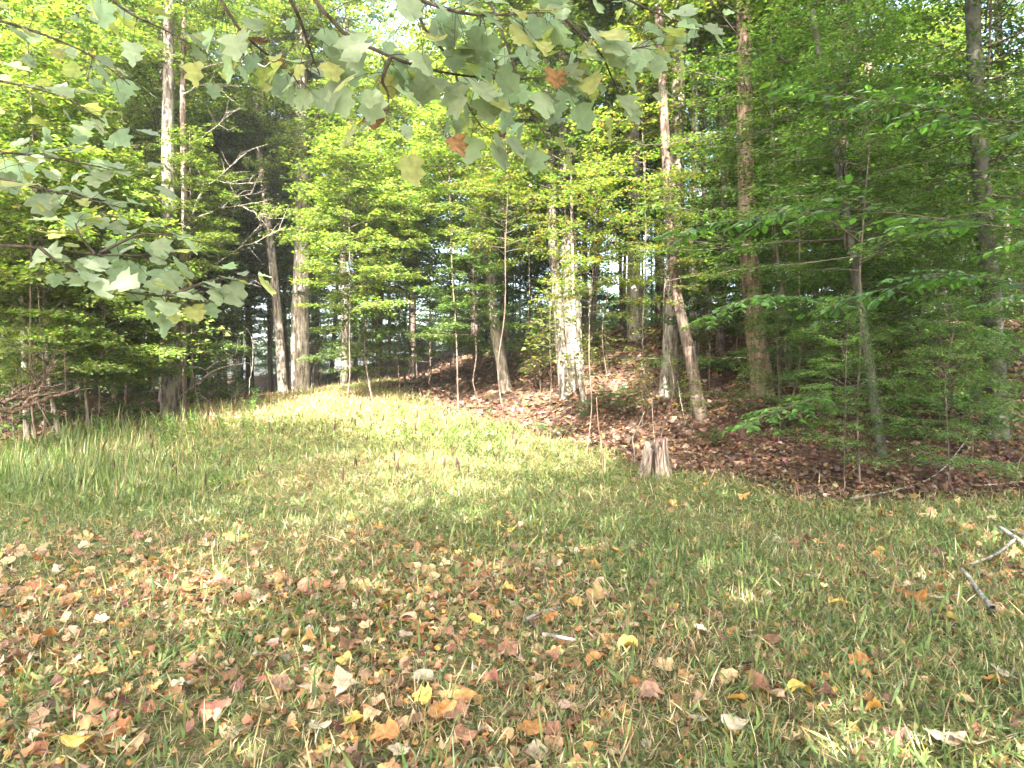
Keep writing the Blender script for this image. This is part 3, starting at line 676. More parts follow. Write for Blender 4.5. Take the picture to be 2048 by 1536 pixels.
# the 300 fallen leaves that show largest, each its own
FCOL = {'tan': (.42, .28, .14), 'brown': (.25, .125, .07), 'orange': (.48, .22, .07), 'yellow': (.52, .36, .08), 'pale buff': (.46, .36, .23),
        'reddish': (.28, .11, .07), 'pinkish': (.42, .245, .15), 'dark maroon': (.13, .05, .04)}
FM = {k: leaf_mat('fallen_%s_leaf' % k.replace(' ', '_'), transl=.2, tcol=(1.2, 1.0, .6), rough=.6, spec=.3, base=c, rnd=.28, ns=4.5, nr=(.55, 1.3)) for k, c in FCOL.items()}
LSH = {'maple': [], 'tulip': [], 'oak': [], 'oval': []}
for kind, key in (('maple', 'maple'), ('tulip', 'tulip'), ('oak', 'oak'), ('plain', 'oval')):
    for j in range(4):
        V, T = lobed(kind, rl); LSH[key].append(mesh_np('fallen_%s_leaf' % key, V, T, FM['tan']))
KN = {'maple': 'maple leaf', 'tulip': 'broad tulip-tree leaf', 'oak': 'oak leaf', 'oval': 'oval leaf'}
def put_leaf(p, kind, colr, size, tilt=.28, lift=.03):
    o = obj('fallen_leaf', LSH[kind][rl.integers(4)]); slot_obj(o, FM[colr])
    A, N = flat_axes(1, rl, np.array([p.x]), np.array([p.y]), tilt); A = Vector(A[0]); N = Vector(N[0]); B = N.cross(A)
    o.matrix_world = Matrix.Translation((p.x, p.y, Hs(p.x, p.y)+lift)) @ Matrix((A, B, N)).transposed().to_4x4() @ Matrix.Scale(size, 4)
    tag(o, 'fallen %s %s lying on the clearing' % (colr, KN[kind]), 'leaf', 'fallen %s leaves' % colr)
SPEC = [(815, 1290, 'maple', 'pale buff', .12), (640, 1475, 'tulip', 'pale buff', .11), (150, 1505, 'oval', 'yellow', .13), (885, 1440, 'maple', 'orange', .13),
 (845, 1410, 'maple', 'yellow', .10), (1255, 1312, 'tulip', 'yellow', .13), (1300, 1415, 'maple', 'pinkish', .12), (1065, 1480, 'maple', 'orange', .13),
 (1150, 1222, 'maple', 'orange', .11), (1680, 1220, 'maple', 'yellow', .15), (1600, 1410, 'maple', 'yellow', .13), (1720, 1340, 'maple', 'orange', .13),
 (1990, 1380, 'tulip', 'orange', .12), (1540, 1405, 'tulip', 'pinkish', .14), (1470, 1470, 'oval', 'pale buff', .16), (1890, 1500, 'tulip', 'pale buff', .15),
 (1940, 1510, 'maple', 'pale buff', .16), (295, 1150, 'oval', 'orange', .16), (1485, 1003, 'maple', 'orange', .15), (1640, 1095, 'maple', 'orange', .15),
 (1655, 1022, 'maple', 'orange', .14), (1470, 1100, 'maple', 'yellow', .14), (1175, 1065, 'maple', 'orange', .13), (1830, 1215, 'maple', 'orange', .17),
 (1900, 1250, 'maple', 'yellow', .15), (855, 1105, 'maple', 'reddish', .13), (690, 1390, 'maple', 'pale buff', .13), (845, 1375, 'tulip', 'pale buff', .13),
 (770, 1490, 'maple', 'orange', .13), (560, 1390, 'maple', 'pinkish', .14), (430, 1445, 'maple', 'reddish', .13), (1495, 1345, 'oval', 'dark maroon', .12),
 (1240, 1165, 'maple', 'pale buff', .10), (530, 1210, 'maple', 'orange', .10), (720, 1255, 'maple', 'brown', .14), (1420, 1240, 'maple', 'brown', .13),
 (1545, 1300, 'maple', 'brown', .13), (190, 1365, 'oak', 'orange', .12), (205, 1490, 'maple', 'tan', .13), (90, 1300, 'maple', 'orange', .14), (30, 1345, 'maple', 'brown', .14),
 (440, 1180, 'maple', 'pinkish', .12), (345, 1195, 'tulip', 'tan', .12), (1330, 1350, 'maple', 'tan', .12), (1555, 1090, 'tulip', 'pale buff', .12), (1430, 1130, 'maple', 'pinkish', .13)]
for u, v, k, c, sz in SPEC: put_leaf(ground_at(u, v), k, c, sz, .2, .045)
cand = []
ks = list(LSH); cs = list(FCOL)
xx, yy = poly_area_points(lambda x, y: grass_amount(x, y)*np.clip(litter_amount(x, y), .12, 1), 2.1, 6.5, rl, 45)
for x, y in list(zip(xx, yy))[:300-len(SPEC)]:
    put_leaf(Vector((x, y, 0)), ks[rl.choice(4, p=[.55, .2, .1, .15])], cs[rl.choice(8, p=[.26, .25, .08, .035, .15, .045, .13, .05])], rl.uniform(.07, .125), .3, rl.uniform(.015, .05))

# ------------------------------------------------------------------ the rotten stump
def build_stump():
    c = ground_at(1319, 957); c.y += .25; c.z = Hs(c.x, c.y)
    e = empty('tree_stump', c, 'jagged weathered brown tree stump with a dark split, at the edge of the grass', 'stump'); e.scale = (.8, .8, .8)
    r = np.random.default_rng(4); n = 19; r0, r1, hh = .265, .2, .60
    core = Tubes(); core.add([(0, 0, -.1), (0, 0, .1), (0, 0, hh*.62), (0, 0, hh*.70)], [.22, .19, .15, .10], 14, rough=.05); obj('rotten_core', core.mesh('core', M['stumpd']), e)
    for i in range(n):
        a0 = i/n*2*math.pi; da = 2*math.pi/n*r.uniform(.92, 1.1); front = math.cos(a0+math.pi/2)   # 1 facing the camera
        if abs((a0-(-math.pi/2-.28)+math.pi) % (2*math.pi)-math.pi) < .17: continue            # the dark split
        h = hh*(1+r.normal(0, .09))*(1.0 if i % 3 else .86); th = r.uniform(.05, .085)
        m = 7; V = []
        for k in range(m):
            t = k/(m-1); z = -.08+(h+.08)*t; rr = (r0*(1-t)+r1*t)+.15*math.exp(-t*6)+r.normal(0, .006)+(.012 if i % 2 else 0)
            for (da_, dr) in ((-.5, 0), (-.2, .014), (.15, .006), (.5, -.004), (.5, -th), (-.5, -th)):
                a = a0+da_*da*(1-.12*t if k == m-1 else 1); q = rr+dr
                zz = z+(r.normal(0, .028) if k == m-1 else 0)
                V.append((math.cos(a)*q*1.02, math.sin(a)*q, zz))
        F = []
        for k in range(m-1):
            for j in range(6): F.append((k*6+j, k*6+(j+1) % 6, (k+1)*6+(j+1) % 6, (k+1)*6+j))
        F = np.array(F); b = (m-1)*6
        T = np.concatenate([F[:, [0, 1, 2]], F[:, [0, 2, 3]], [(b, b+1, b+5), (b+1, b+2, b+5), (b+2, b+4, b+5), (b+2, b+3, b+4)]])
        obj('wood_slab', mesh_np('slab', V, T, M['stumpw']), e)
build_stump()

# ------------------------------------------------------------------ near leaves as parts of their branch
def near_leaf_meshes(kind, n, seed):
    r = np.random.default_rng(seed); out = []
    for k in range(n):
        if kind == 'maple':
            V, T = lobed('maple', r); V = V.copy(); V[:, 0] += .4; V[:, 2] *= .6; V[:, 1] *= r.uniform(.95, 1.2)
            V = V[:-3]; T = T[:-1]; out.append(mesh_np('maple_leaf', V, T, M['pale']))
        else:
            t = np.linspace(0, 1, 6); wv = .27*np.sin(math.pi*t**.85)**.8
            V = [(0, 0, 0)]
            V = [(x, 0, -.02*math.sin(x*3)-.08*x*x) for x in t]+[(x, w*1.0, .05*w*3-.08*x*x+r.normal(0, .01)) for x, w in zip(t[1:-1], wv[1:-1])]+[(x, -w, .05*w*3-.08*x*x+r.normal(0, .01)) for x, w in zip(t[1:-1], wv[1:-1])]
            T = []
            for s_, o in ((1, 6), (-1, 10)):
                T += [(0, 1, o)]+[q for i in range(3) for q in ((i+1, i+2, o+i+1), (i+1, o+i+1, o+i))]+[(4, 5, o+3)]
            out.append(mesh_np('beech_leaf', V, np.array(T), M['beech1']))
    return out
M['beech1'] = leaf_mat('near_beech_leaf', rough=.33, spec=.65, base=(.07, .155, .032), rnd=.35)
ML = near_leaf_meshes('maple', 10, 3); BL = near_leaf_meshes('beech', 4, 5)
def near_leaf(parent, me, p, ax, no, size, mat=None):
    A = Vector(ax).normalized(); N = Vector(no); N = (N-A*N.dot(A)).normalized(); B = N.cross(A)
    o = obj('leaf', me, parent)
    o.matrix_basis = Matrix.Translation(p) @ Matrix((A, B, N)).transposed().to_4x4() @ Matrix.Scale(size, 4)
    if mat: slot_obj(o, mat)
    return o
def along(C, s):
    C = [Vector(c) for c in C]; k = min(int(s*(len(C)-1)), len(C)-2); f = s*(len(C)-1)-k
    return C[k].lerp(C[k+1], f), (C[k+1]-C[k]).normalized()
rn = np.random.default_rng(88)
def maple_branch(root, twigs, base, n_per, size, spread=.10, droop=.5, up=0.0):
    """twigs: lists of world points; base: list of points joining back to the trunk"""
    off = root.location; tb = Tubes()
    if base: tb.add([p-off for p in curve_v(base, 12)], np.linspace(.03, .008, 12), 6)
    br = None; pts = []
    for tw in twigs:
        C = curve_v(tw, 14); tb.add([p-off for p in C], np.linspace(.006, .0018, 14), 5)
        for i in range(n_per(tw)):
            s = rn.uniform(.05, 1.0); p, d = along(C, s)
            sd = d.cross(Vector((0, 0, 1))).normalized()*rn.choice([-1, 1])
            o = (d*rn.uniform(0, .9)+sd*rn.uniform(.3, 1.2)+Vector((0, 0, rn.normal(-.15, .45)))).normalized()
            ln = rn.uniform(.3, 1.1)*spread; q = p+o*ln
            tb.add([p-off, (p+q)/2-off+Vector((0, 0, .008)), q-off], [.0013, .001, .0009], 3, cap=False)
            ax = (o+Vector((rn.normal(0, .3), rn.normal(0, .3), -droop*rn.uniform(.2, 1.4)))).normalized()
            no = Vector((rn.normal(0, .38), rn.normal(-.35, .35), 1))
            r = rn.uniform(); m = None if r < .8 else (M['pale_y'] if r < .988 else M['wither'])
            pts.append((q-off, ax, no, size*rn.uniform(.5, 1.25)*(1 if m is not M['wither'] else .8), m))
    br = obj('branch', tb.mesh('maple_branch', M['twig']), root)
    for p, ax, no, sz, m in pts: near_leaf(br, ML[rn.integers(10)], p, ax, no, sz, m)
    return br
def curve_v(pts, n): return [Vector(p) for p in curve(pts, n)]
def pxs(l, y, dy=0): return [at(u, v, y+dy*i/(len(l)-1)) for i, (u, v) in enumerate(l)]
def tlen(tw): return sum((Vector(b)-Vector(a)).length for a, b in zip(tw, tw[1:]))

# left: maple standing just outside the clearing, one low bough reaching into view
bx = Vector((-3.6, 1.2, 0)); bx.z = Hs(bx.x, bx.y)
mt = empty('maple_tree', bx, 'maple whose low bough of large pale green leaves hangs in front of the weeds', 'tree')
obj('trunk', make_trunk([(0, 0, -.2), (.05, 0, 1.5), (0, .1, 4), (.1, .1, 8)], .24, .12, 'bark', seed=77), mt)
CA = lambda p: [bx+Vector((.05, 0, 1.9)), bx+Vector((.7, .5, 2.0)), Vector(p)]
t1 = pxs([(-60, 490), (80, 495), (190, 510), (270, 512), (322, 527)], 2.1, .35)
t2 = pxs([(130, 530), (190, 560), (250, 583), (340, 592), (430, 580)], 2.15, .3)
t3 = pxs([(-60, 345), (60, 372), (160, 395), (260, 420)], 2.2, .3)
t4 = pxs([(190, 510), (160, 470), (150, 445)], 2.2, 0)
t5 = pxs([(200, 505), (280, 470), (350, 470)], 2.3, .1)
t6 = pxs([(-60, 300), (60, 310), (180, 330), (300, 360)], 2.6, .4)
t7 = pxs([(340, 592), (430, 560), (510, 560)], 2.4, .1)
t1b = pxs([(80, 495), (110, 520), (130, 530)], 2.12, .03)
maple_branch(mt, [t1, t2, t4, t5, t7, t1b], CA(t1[0]), lambda t: int(tlen(t)/.022), .085, spread=.11)
maple_branch(mt, [t3, t6], CA(t3[0]), lambda t: int(tlen(t)/.022), .085, spread=.13)
ta = [pxs([(-80, 20), (60, 60), (180, 110), (260, 170)], 2.3, .3), pxs([(-80, 150), (40, 170), (140, 200), (230, 260)], 2.5, .3), pxs([(150, -60), (250, 20), (330, 60), (420, 110)], 2.1, .3)]
maple_branch(mt, ta, [bx+Vector((0, .1, 2.9)), bx+Vector((.8, .6, 3.0)), ta[0][0]], lambda t: int(tlen(t)/.022), .085, spread=.14)

# above: a second maple overhead whose drooping twigs fill the top of the view
bx2 = Vector((-2.3, -1.6, 0)); bx2.z = Hs(bx2.x, bx2.y)
mt2 = empty('maple_tree', bx2, 'overhead maple bough with drooping twigs, broad sage-green leaves and a few withered brown ones', 'tree')
obj('trunk', make_trunk([(0, 0, -.2), (0, .05, 1.5), (.1, .1, 4), (.1, .1, 8)], .3, .16, 'bark', seed=78), mt2)
tw = [pxs([(600, -40), (680, 60), (765, 106), (827, 130), (899, 147), (980, 157), (1056, 157), (1175, 148)], 1.75, .35),
      pxs([(830, -30), (842, 45), (885, 100), (909, 143), (926, 195), (964, 256)], 1.85, .2),
      pxs([(1060, -30), (1138, 45), (1169, 75), (1203, 110), (1223, 154), (1240, 190)], 1.9, .2),
      pxs([(782, 113), (765, 160), (776, 190), (776, 248)], 1.8, .05),
      pxs([(1203, 110), (1260, 98), (1300, 92)], 2.0, .1),
      pxs([(560, -40), (600, 40), (620, 100), (640, 150)], 1.8, .2),
      pxs([(740, -40), (900, 20), (1000, 30), (1120, 20)], 1.7, .2),
      pxs([(1180, -40), (1300, 20), (1400, 60)], 2.1, .2),
      pxs([(420, -40), (480, 60), (560, 130), (600, 170)], 2.0, .2), pxs([(960, -40), (1010, 80), (1050, 200), (1090, 270)], 2.2, .2)]
lim = [bx2+Vector((.1, .1, 3.4)), Vector((-1.6, .3, 3.3)), Vector((-.9, 1.3, 3.05)), at(600, -60, 1.75)]
hub = at(700, -150, 1.72)
maple_branch(mt2, tw[:1]+tw[3:4]+tw[5:6]+tw[8:9], lim, lambda t: int(tlen(t)/.016), .078, spread=.13, droop=.7)
maple_branch(mt2, [tw[1], tw[6], tw[9]], [Vector((-.9, 1.3, 3.05)), at(780, -160, 1.75), tw[1][0]], lambda t: int(tlen(t)/.016), .078, spread=.14, droop=.7)
maple_branch(mt2, [tw[2], tw[4], tw[7]], [Vector((-.9, 1.3, 3.05)), at(900, -220, 1.8), tw[2][0], tw[7][0]], lambda t: int(tlen(t)/.017), .076, spread=.13, droop=.7)
for u, v in ((1110, 165), (742, 240), (905, 300)):
    p = at(u, v-25, 1.95); near_leaf(mt2.children[-1], ML[rn.integers(10)], p-bx2, (rn.normal(0, .3), rn.normal(0, .2), -1), (0.2, -1, .3), .07, M['wither'])

# right: beech boughs with single leaves
def beech_bough(root, path, n, spread, size, r0=.007, leaf_n=100):
    off = root.location; tb = Tubes(); C = curve_v(path, 16); tb.add([p-off for p in C], np.linspace(r0, .0015, 16), 6); pts = []
    for i in range(n):
        s = .15+.85*(i+rn.uniform(0, .9))/n; p, d = along(C, min(s, .999))
        sd = d.cross(Vector((0, 0, 1))).normalized()*(1 if i % 2 else -1)
        td = (d*.7+sd*rn.uniform(.5, 1.0)+Vector((0, 0, rn.normal(-.05, .15)))).normalized(); ln = spread*rn.uniform(.5, 1.2)*(1.1-.6*s)
        e_ = p+td*ln+Vector((0, 0, -.12*ln)); mid = (p+e_)/2+Vector((0, 0, .05*ln)); tb.add([p-off, mid-off, e_-off], [.003, .002, .001], 4, cap=False)
        k = max(4, int(ln/.04))
        for j in range(k):
            t = (j+.6)/k; q = p.lerp(mid, min(1, 2*t)) if t < .5 else mid.lerp(e_, 2*t-1)
            la = td.cross(Vector((0, 0, 1))).normalized()*(1 if j % 2 else -1)
            ax = td*.7+la*rn.uniform(.5, 1.0)+Vector((0, 0, rn.normal(-.25, .2)))
            pts.append((tuple(q-off), tuple(ax), (rn.normal(0, .35), rn.normal(-.25, .4), 1), size*rn.uniform(.7, 1.15)))
    br = obj('branch', tb.mesh('beech_branch', M['twig']), root)
    rn.shuffle(pts); own = pts[:leaf_n]; rest = pts[leaf_n:]
    for p, ax, no, sz in own: near_leaf(br, BL[rn.integers(4)], Vector(p), Vector(ax), Vector(no), sz)
    if rest:
        P_, A_, N_ = [np.array([tuple(q[k]) for q in rest]) for k in range(3)]
        o = obj('foliage', leaves('beech_foliage', L_OVATE, P_, A_, N_, np.array([q[3] for q in rest]), pick([(.07, .15, .032), (.09, .175, .038), (.055, .12, .028)], len(rest)), M['beech']), br); o['kind'] = 'stuff'
    return len(own)
b3 = Vector((5.2, 4.4, 0)); b3.z = Hs(b3.x, b3.y)
be = empty('beech_tree', b3, 'beech with a long level bough of glossy leaves crossing in front of the bank', 'tree')
obj('trunk', make_trunk([(0, 0, -.2), (0, .05, 1.5), (-.1, .1, 4), (0, .1, 8)], .22, .1, 'beech_bark', seed=80), be)
nb = 0
nb += beech_bough(be, [b3+Vector((0, 0, 2.3)), at(1900, 440, 4.9), at(1620, 420, 5.2), at(1360, 462, 5.4)], 24, .6, .105)
nb += beech_bough(be, [b3+Vector((0, 0, 1.8)), at(2000, 560, 5.6), at(1840, 560, 6.0), at(1640, 620, 6.6)], 22, .6, .105)
nb += beech_bough(be, [b3+Vector((0, .0, 3.2)), at(2000, 240, 5.6), at(1820, 210, 5.8), at(1560, 180, 6.2)], 24, .65, .105)
print('BEECH1', nb)
# the smooth beech sapling at the foot of the bank
p0 = ground_at(1766, 915)
bs = empty('beech_tree', p0, 'slender smooth-barked beech sapling leaning up from the foot of the bank', 'tree')
ups = [(1738, 730), (1702, 490), (1662, 240), (1625, 20)]
P = [Vector((0.02, 0, -.2)), Vector((0, 0, 0))]+[at(u, v, p0.y)-p0 for u, v in ups]
obj('trunk', make_trunk(P, .165, .085, 'beech_bark', seed=81, sides=12, fl=.5), bs)
Q = lambda u, v, dy=0: at(u, v, p0.y+dy)
nb = 0
nb += beech_bough(bs, [Q(1742, 760), Q(1650, 790, -.6), Q(1560, 820, -1.2), Q(1480, 850, -1.6)], 22, .75, .11, leaf_n=75)
nb += beech_bough(bs, [Q(1730, 690), Q(1830, 650, -.8), Q(1930, 650, -1.4), Q(2040, 690, -2.0)], 22, .75, .11, leaf_n=75)
nb += beech_bough(bs, [Q(1720, 620), Q(1620, 600, -.5), Q(1520, 590, -1.2), Q(1400, 640, -1.6)], 22, .75, .11, leaf_n=75)
nb += beech_bough(bs, [Q(1745, 790), Q(1840, 800, -.8), Q(1930, 790, -1.3), Q(2030, 830, -1.8)], 22, .75, .11, leaf_n=75)
print('BEECH2', nb)
for (br_, cz, sc) in ((CR['beech', 0], 3.2, .8),):
    for nm, me in zip(('branches', 'crown'), br_):
        c = obj(nm, me, bs, ((at(1690, 420, p0.y)-p0).x, 0, cz)); c.scale = (sc,)*3
        if nm == 'crown': c['kind'] = 'stuff'

# ------------------------------------------------------------------ dead wood
def tubes_px(lst, y, off, tbl):
    for pts, r0, r1, dy in lst:
        C = curve_v(pxs(pts, y, dy), 12); tbl.add([p-off+Vector(rn.normal(0, r0*.35, 3)) for p in C], np.linspace(r0, r1, 12)*.68, 6, rough=.1)
# dark trunk with pale dead limbs
b = ground_at(366, 822)
dk = empty('woodland_tree', b, 'dark brown trunk with long pale dead limbs, close behind the thick pale trunk', 'tree')
obj('trunk', make_trunk([Vector((0, 0, -.2)), Vector((0, 0, 0))]+[at(u, v, b.y)-b for u, v in ((366, 640), (370, 430), (366, 250), (368, 60))]+[at(372, 0, b.y)-b+Vector((.1, .1, 3))], .21, .1, 'bark_dark', seed=90), dk)
LIM = [
 [((368, 572), (437, 525), (482, 495), (520, 480), (572, 452)), .035, .006, -1.2], [((480, 496), (495, 477), (520, 452), (548, 425)), .018, .004, -.5], [((437, 525), (436, 505), (446, 490)), .012, .004, -.1],
 [((369, 470), (404, 384), (409, 372), (396, 340), (398, 318)), .04, .006, -.8], [((408, 374), (432, 360), (462, 332), (500, 300), (535, 288)), .022, .004, -.8], [((432, 360), (470, 368), (525, 362)), .012, .003, -.3],
 [((370, 445), (419, 426), (444, 416), (482, 411), (548, 398)), .025, .004, -1.0], [((482, 411), (510, 425), (550, 440)), .012, .003, -.4], [((444, 416), (470, 395), (520, 385)), .012, .003, -.3],
 [((367, 128), (395, 135), (430, 130), (475, 124), (532, 133), (522, 165)), .045, .012, -.8], [((366, 190), (392, 172), (401, 150), (405, 100), (410, 70)), .04, .012, -.4], [((395, 172), (420, 167), (440, 172)), .015, .004, -.2],
 [((369, 620), (420, 600), (470, 575), (515, 560)), .022, .004, -.8], [((368, 300), (410, 270), (440, 245), (455, 220)), .02, .004, -.5],
]
for L_ in LIM:
    tb = Tubes(); tubes_px([L_], b.y-.05, b, tb); C = curve_v(pxs(L_[0], b.y-.05, L_[3]), 12)
    for i in range(9):                                   # fine dead twigs
        p, d = along(C, rn.uniform(.35, .98)); e_ = p+(d*rn.uniform(.3, 1)+Vector((rn.normal(0, .5), rn.normal(0, .5), rn.normal(.1, .5)))).normalized()*rn.uniform(.2, .75)
        tb.add([p-b, (p+e_)/2-b+Vector((0, 0, rn.normal(0, .05))), e_-b], [.006, .004, .002], 3, cap=False)
    obj('dead_limb', tb.mesh('dead_limb', M['dead']), dk)
# dead branch leaning in the weeds
g = ground_at(310, 835)
db = empty('dead_branch', g, 'long bare forked dead branch leaning out of the weeds before the grey trunk', 'branch')
DB = [[((306, 838), (415, 750), (452, 733), (490, 726), (505, 733)), .03, .012, 1.2], [((345, 800), (372, 785), (420, 752), (460, 740)), .018, .006, .5],
 [((368, 734), (395, 735), (412, 739), (429, 728), (452, 718), (473, 706)), .028, .010, .4], [((473, 706), (478, 674), (493, 657)), .012, .004, .1], [((484, 727), (490, 694), (485, 665)), .012, .004, .1],
 [((429, 728), (423, 722)), .012, .008, 0], [((430, 729), (431, 708)), .012, .005, 0], [((466, 712), (452, 705), (444, 698)), .010, .004, 0], [((412, 739), (418, 750), (430, 747)), .014, .007, 0],
 [((505, 733), (500, 760), (498, 790)), .016, .014, 0], [((505, 733), (506, 690), (501, 670), (492, 655)), .018, .006, 0]]
for L_ in DB:
    tb = Tubes(); tubes_px([L_], g.y+.3, g, tb); obj('limb', tb.mesh('limb', M['dead']), db)
g2 = ground_at(425, 808)
d2 = empty('dead_branch', g2, 'low curved pale dead branch lying where the weeds meet the sunlit path', 'branch')
for L_ in [[((400, 790), (415, 800), (430, 808), (455, 807), (470, 800)), .022, .01, .2], [((478, 782), (492, 772)), .018, .01, .1], [((455, 807), (478, 782)), .014, .018, .1]]:
    tb = Tubes(); tubes_px([L_], g2.y-.1, g2, tb); obj('limb', tb.mesh('limb', M['dead']), d2)
# fallen dead tree at the edge of the shady woods
fy = 8.6; f0 = at(-330, 870, fy); f0.z = Hs(f0.x, f0.y)
fd = empty('fallen_tree', f0, 'brown fallen dead tree with splintered limbs propped above the weeds by the woods', 'fallen tree')
FD = [[((-340, 900), (-100, 840), (0, 822), (75, 803), (110, 792), (158, 772)), .06, .02, .4], [((-60, 830), (0, 806), (60, 785), (125, 768)), .035, .012, .2], [((-40, 815), (10, 796), (62, 770), (95, 752)), .025, .008, .2],
 [((20, 820), (55, 800), (75, 790)), .03, .02, -.2], [((60, 786), (68, 740), (64, 690)), .014, .006, 0], [((75, 803), (82, 770), (100, 745)), .018, .006, .2], [((0, 806), (30, 800), (70, 798)), .03, .012, .3]]
for L_ in FD:
    tb = Tubes(); tubes_px([L_], fy, f0, tb)
    C = curve_v(pxs(L_[0], fy, L_[3]), 12)
    for i in range(12):
        p, d = along(C, rn.uniform(.3, .98)); e_ = p+(d*rn.uniform(.2, 1)+Vector((rn.normal(0, .5), rn.normal(0, .5), rn.normal(.1, .45)))).normalized()*rn.uniform(.15, .6)
        tb.add([p-f0, (p+e_)/2-f0+Vector((0, 0, rn.normal(0, .04))), e_-f0], [.007, .005, .002], 4, cap=False)
    obj('limb', tb.mesh('limb', M['rot']), fd)
tb = Tubes(); tb.add([p-f0 for p in curve_v([at(-200, 1010, fy), at(-190, 870, fy)], 6)], np.linspace(.05, .04, 6), 7); obj('limb', tb.mesh('limb', M['rot']), fd)

# sticks on the ground
def stick(pts, r0, r1, label, mat='dead', lift=.0, forks=()):
    c = ground_at(*pts[0]); o = empty('fallen_stick', c, label, 'stick')
    def run(pp, a, b_):
        W = []
        for q in pp:
            w = ground_at(q[0], q[1]); w.z += lift+r0*.7+(q[2] if len(q) > 2 else 0); W.append(w-c)
        t = Tubes(); t.add(curve_v(W, 12), np.linspace(a, b_, 12), 8, rough=.08); return t.mesh('stick', M[mat])
    obj('stem', run(pts, r0, r1), o)
    for f in forks: obj('twig', run(f, r0*.5, r1*.5), o)
stick([(2075, 1130), (2048, 1108), (2020, 1088), (1998, 1072)], .026, .018, 'grey weathered broken stick jutting into the grass, with a darker twig beneath', lift=.07, forks=[[(2030, 1098), (1990, 1130), (1940, 1150)], [(2060, 1100), (2040, 1085), (2022, 1078)]])
stick([(1985, 1242), (1960, 1210), (1940, 1180), (1922, 1158)], .018, .010, 'pale sunlit stick among bright dry leaves', lift=.07)
stick([(1925, 1170), (1880, 1168), (1830, 1150), (1790, 1135)], .010, .005, 'thin brown twig lying behind the pale sunlit stick', 'rot')
stick([(1050, 1258), (1085, 1242), (1122, 1232)], .011, .007, 'short pale stick in the grass near fallen orange leaves', lift=.05)
stick([(1085, 1290), (1110, 1293), (1150, 1302)], .014, .008, 'second short pale broken stick lying in thicker green grass', lift=.05)
stick([(1610, 1130), (1604, 1090), (1585, 1040), (1555, 1000)], .006, .003, 'thin curved twig arching over the grass', 'rot', lift=.05)
stick([(1790, 1250), (1740, 1140), (1700, 1060), (1672, 1020)], .005, .003, 'long straight thin twig lying across leaves and grass', 'rot', lift=.05)
stick([(1700, 1005), (1800, 985), (1880, 950), (1950, 895, .25)], .012, .006, 'long bare twig slanting from the grass edge toward the beech foliage', 'dead', lift=.04)
stick([(2048, 968), (2010, 972), (1970, 975)], .015, .010, 'light stick on sunlit brown leaves at the foot of the bank', lift=.02)
stick([(1420, 905), (1450, 915), (1480, 928)], .012, .006, 'small pale stick on brown leaves behind the stump', lift=.02)
# bare young stalks near the stump
def stalk(pts, r0, r1, label, mat, extra=()):
    c = ground_at(*pts[0]); o = empty('bare_stalk', c, label, 'stalk')
    t = Tubes(); t.add([Vector((0, 0, -.05))]+[p-c for p in curve_v([at(u, v, c.y) for u, v in pts], 12)], np.linspace(r0, r1, 13), 6); obj('stem', t.mesh('stalk', M[mat]), o)
    for p2 in extra:
        t = Tubes(); t.add([p-c for p in curve_v([at(u, v, c.y) for u, v in p2], 8)], np.linspace(r0*.6, r1*.6, 8), 5); obj('twig', t.mesh('stalk_twig', M[mat]), o)
stalk([(1207, 945), (1202, 885), (1196, 845), (1193, 795)], .012, .005, 'tall thin reddish bare stalk beside the stump', 'stalk')
stalk([(1210, 950), (1210, 897)], .012, .010, 'short cut reddish stalk next to the tall one', 'stalk')
stalk([(1270, 930), (1268, 895), (1265, 876), (1278, 850), (1288, 825)], .011, .005, 'crooked pale grey stem rising left of the stump', 'dead', [[(1266, 915), (1255, 900), (1240, 892)], [(1266, 876), (1255, 868)]])
stalk([(1312, 905), (1306, 850), (1304, 800)], .006, .003, 'fine grey stem standing behind the stump', 'dead')
stalk([(1372, 850), (1362, 805), (1355, 760)], .008, .004, 'thin pale bare stem on the slope in front of the dark leaning trunk', 'dead')

# ------------------------------------------------------------------ weeds, seed spikes, ferns, little saplings
WD = []
for k in range(4):
    r = np.random.default_rng(60+k); t = Tubes(); hh = .5; t.add([(0, 0, -.03), (.02, 0, hh*.5), (r.normal(0, .04), r.normal(0, .04), hh)], [.004, .003, .0015], 4)
    P_, A_, N_, S_ = [], [], [], []
    for i in range(46):
        z = hh*(.2+.8*i/46); az = i*2.4; a = np.array([math.cos(az), math.sin(az), r.normal(.25, .25)])
        P_.append((.01*math.cos(az), .01*math.sin(az), z)); A_.append(a); N_.append((-a[0]*.3, -a[1]*.3, 1)); S_.append((.13-.06*i/46)*r.uniform(.7, 1.2))
    WD.append((t.mesh('weed_stem', M['twig']), leaves('weed_leaves', L_LANCE, P_, A_, N_, S_, pick([(.11, .2, .05), (.14, .23, .06), (.09, .16, .045)], 46), M['leaf'], width=np.full(46, .3))))
rw = np.random.default_rng(64)
def weed(p, sc, label, group):
    e = empty('weed_plant', p, label, 'weed', group); st, lf = WD[rw.integers(4)]
    a = obj('stem', st, e); c = obj('leaves', lf, e); c['kind'] = 'stuff'
    e.rotation_euler = (rw.normal(0, .1), rw.normal(0, .1), rw.uniform(0, 6.28)); e.scale = (sc, sc, sc*rw.uniform(.9, 1.2))
for i in range(46):
    u = rw.uniform(780, 1010); v = 828+(u-780)*.20+rw.uniform(-8, 60); p = ground_at(u, v); weed(p, rw.uniform(.5, .95), 'leafy green weed stem standing in the grass where path meets bank', 'weeds between path and bank')
for i in range(70):
    u = rw.uniform(150, 520); v = rw.uniform(812, 905)-(u-300)*.07; p = ground_at(u, v); weed(p, rw.uniform(.7, 1.4), 'tall leafy weed in the rough growth at the edge of the woods', 'tall weeds at the edge of the woods')
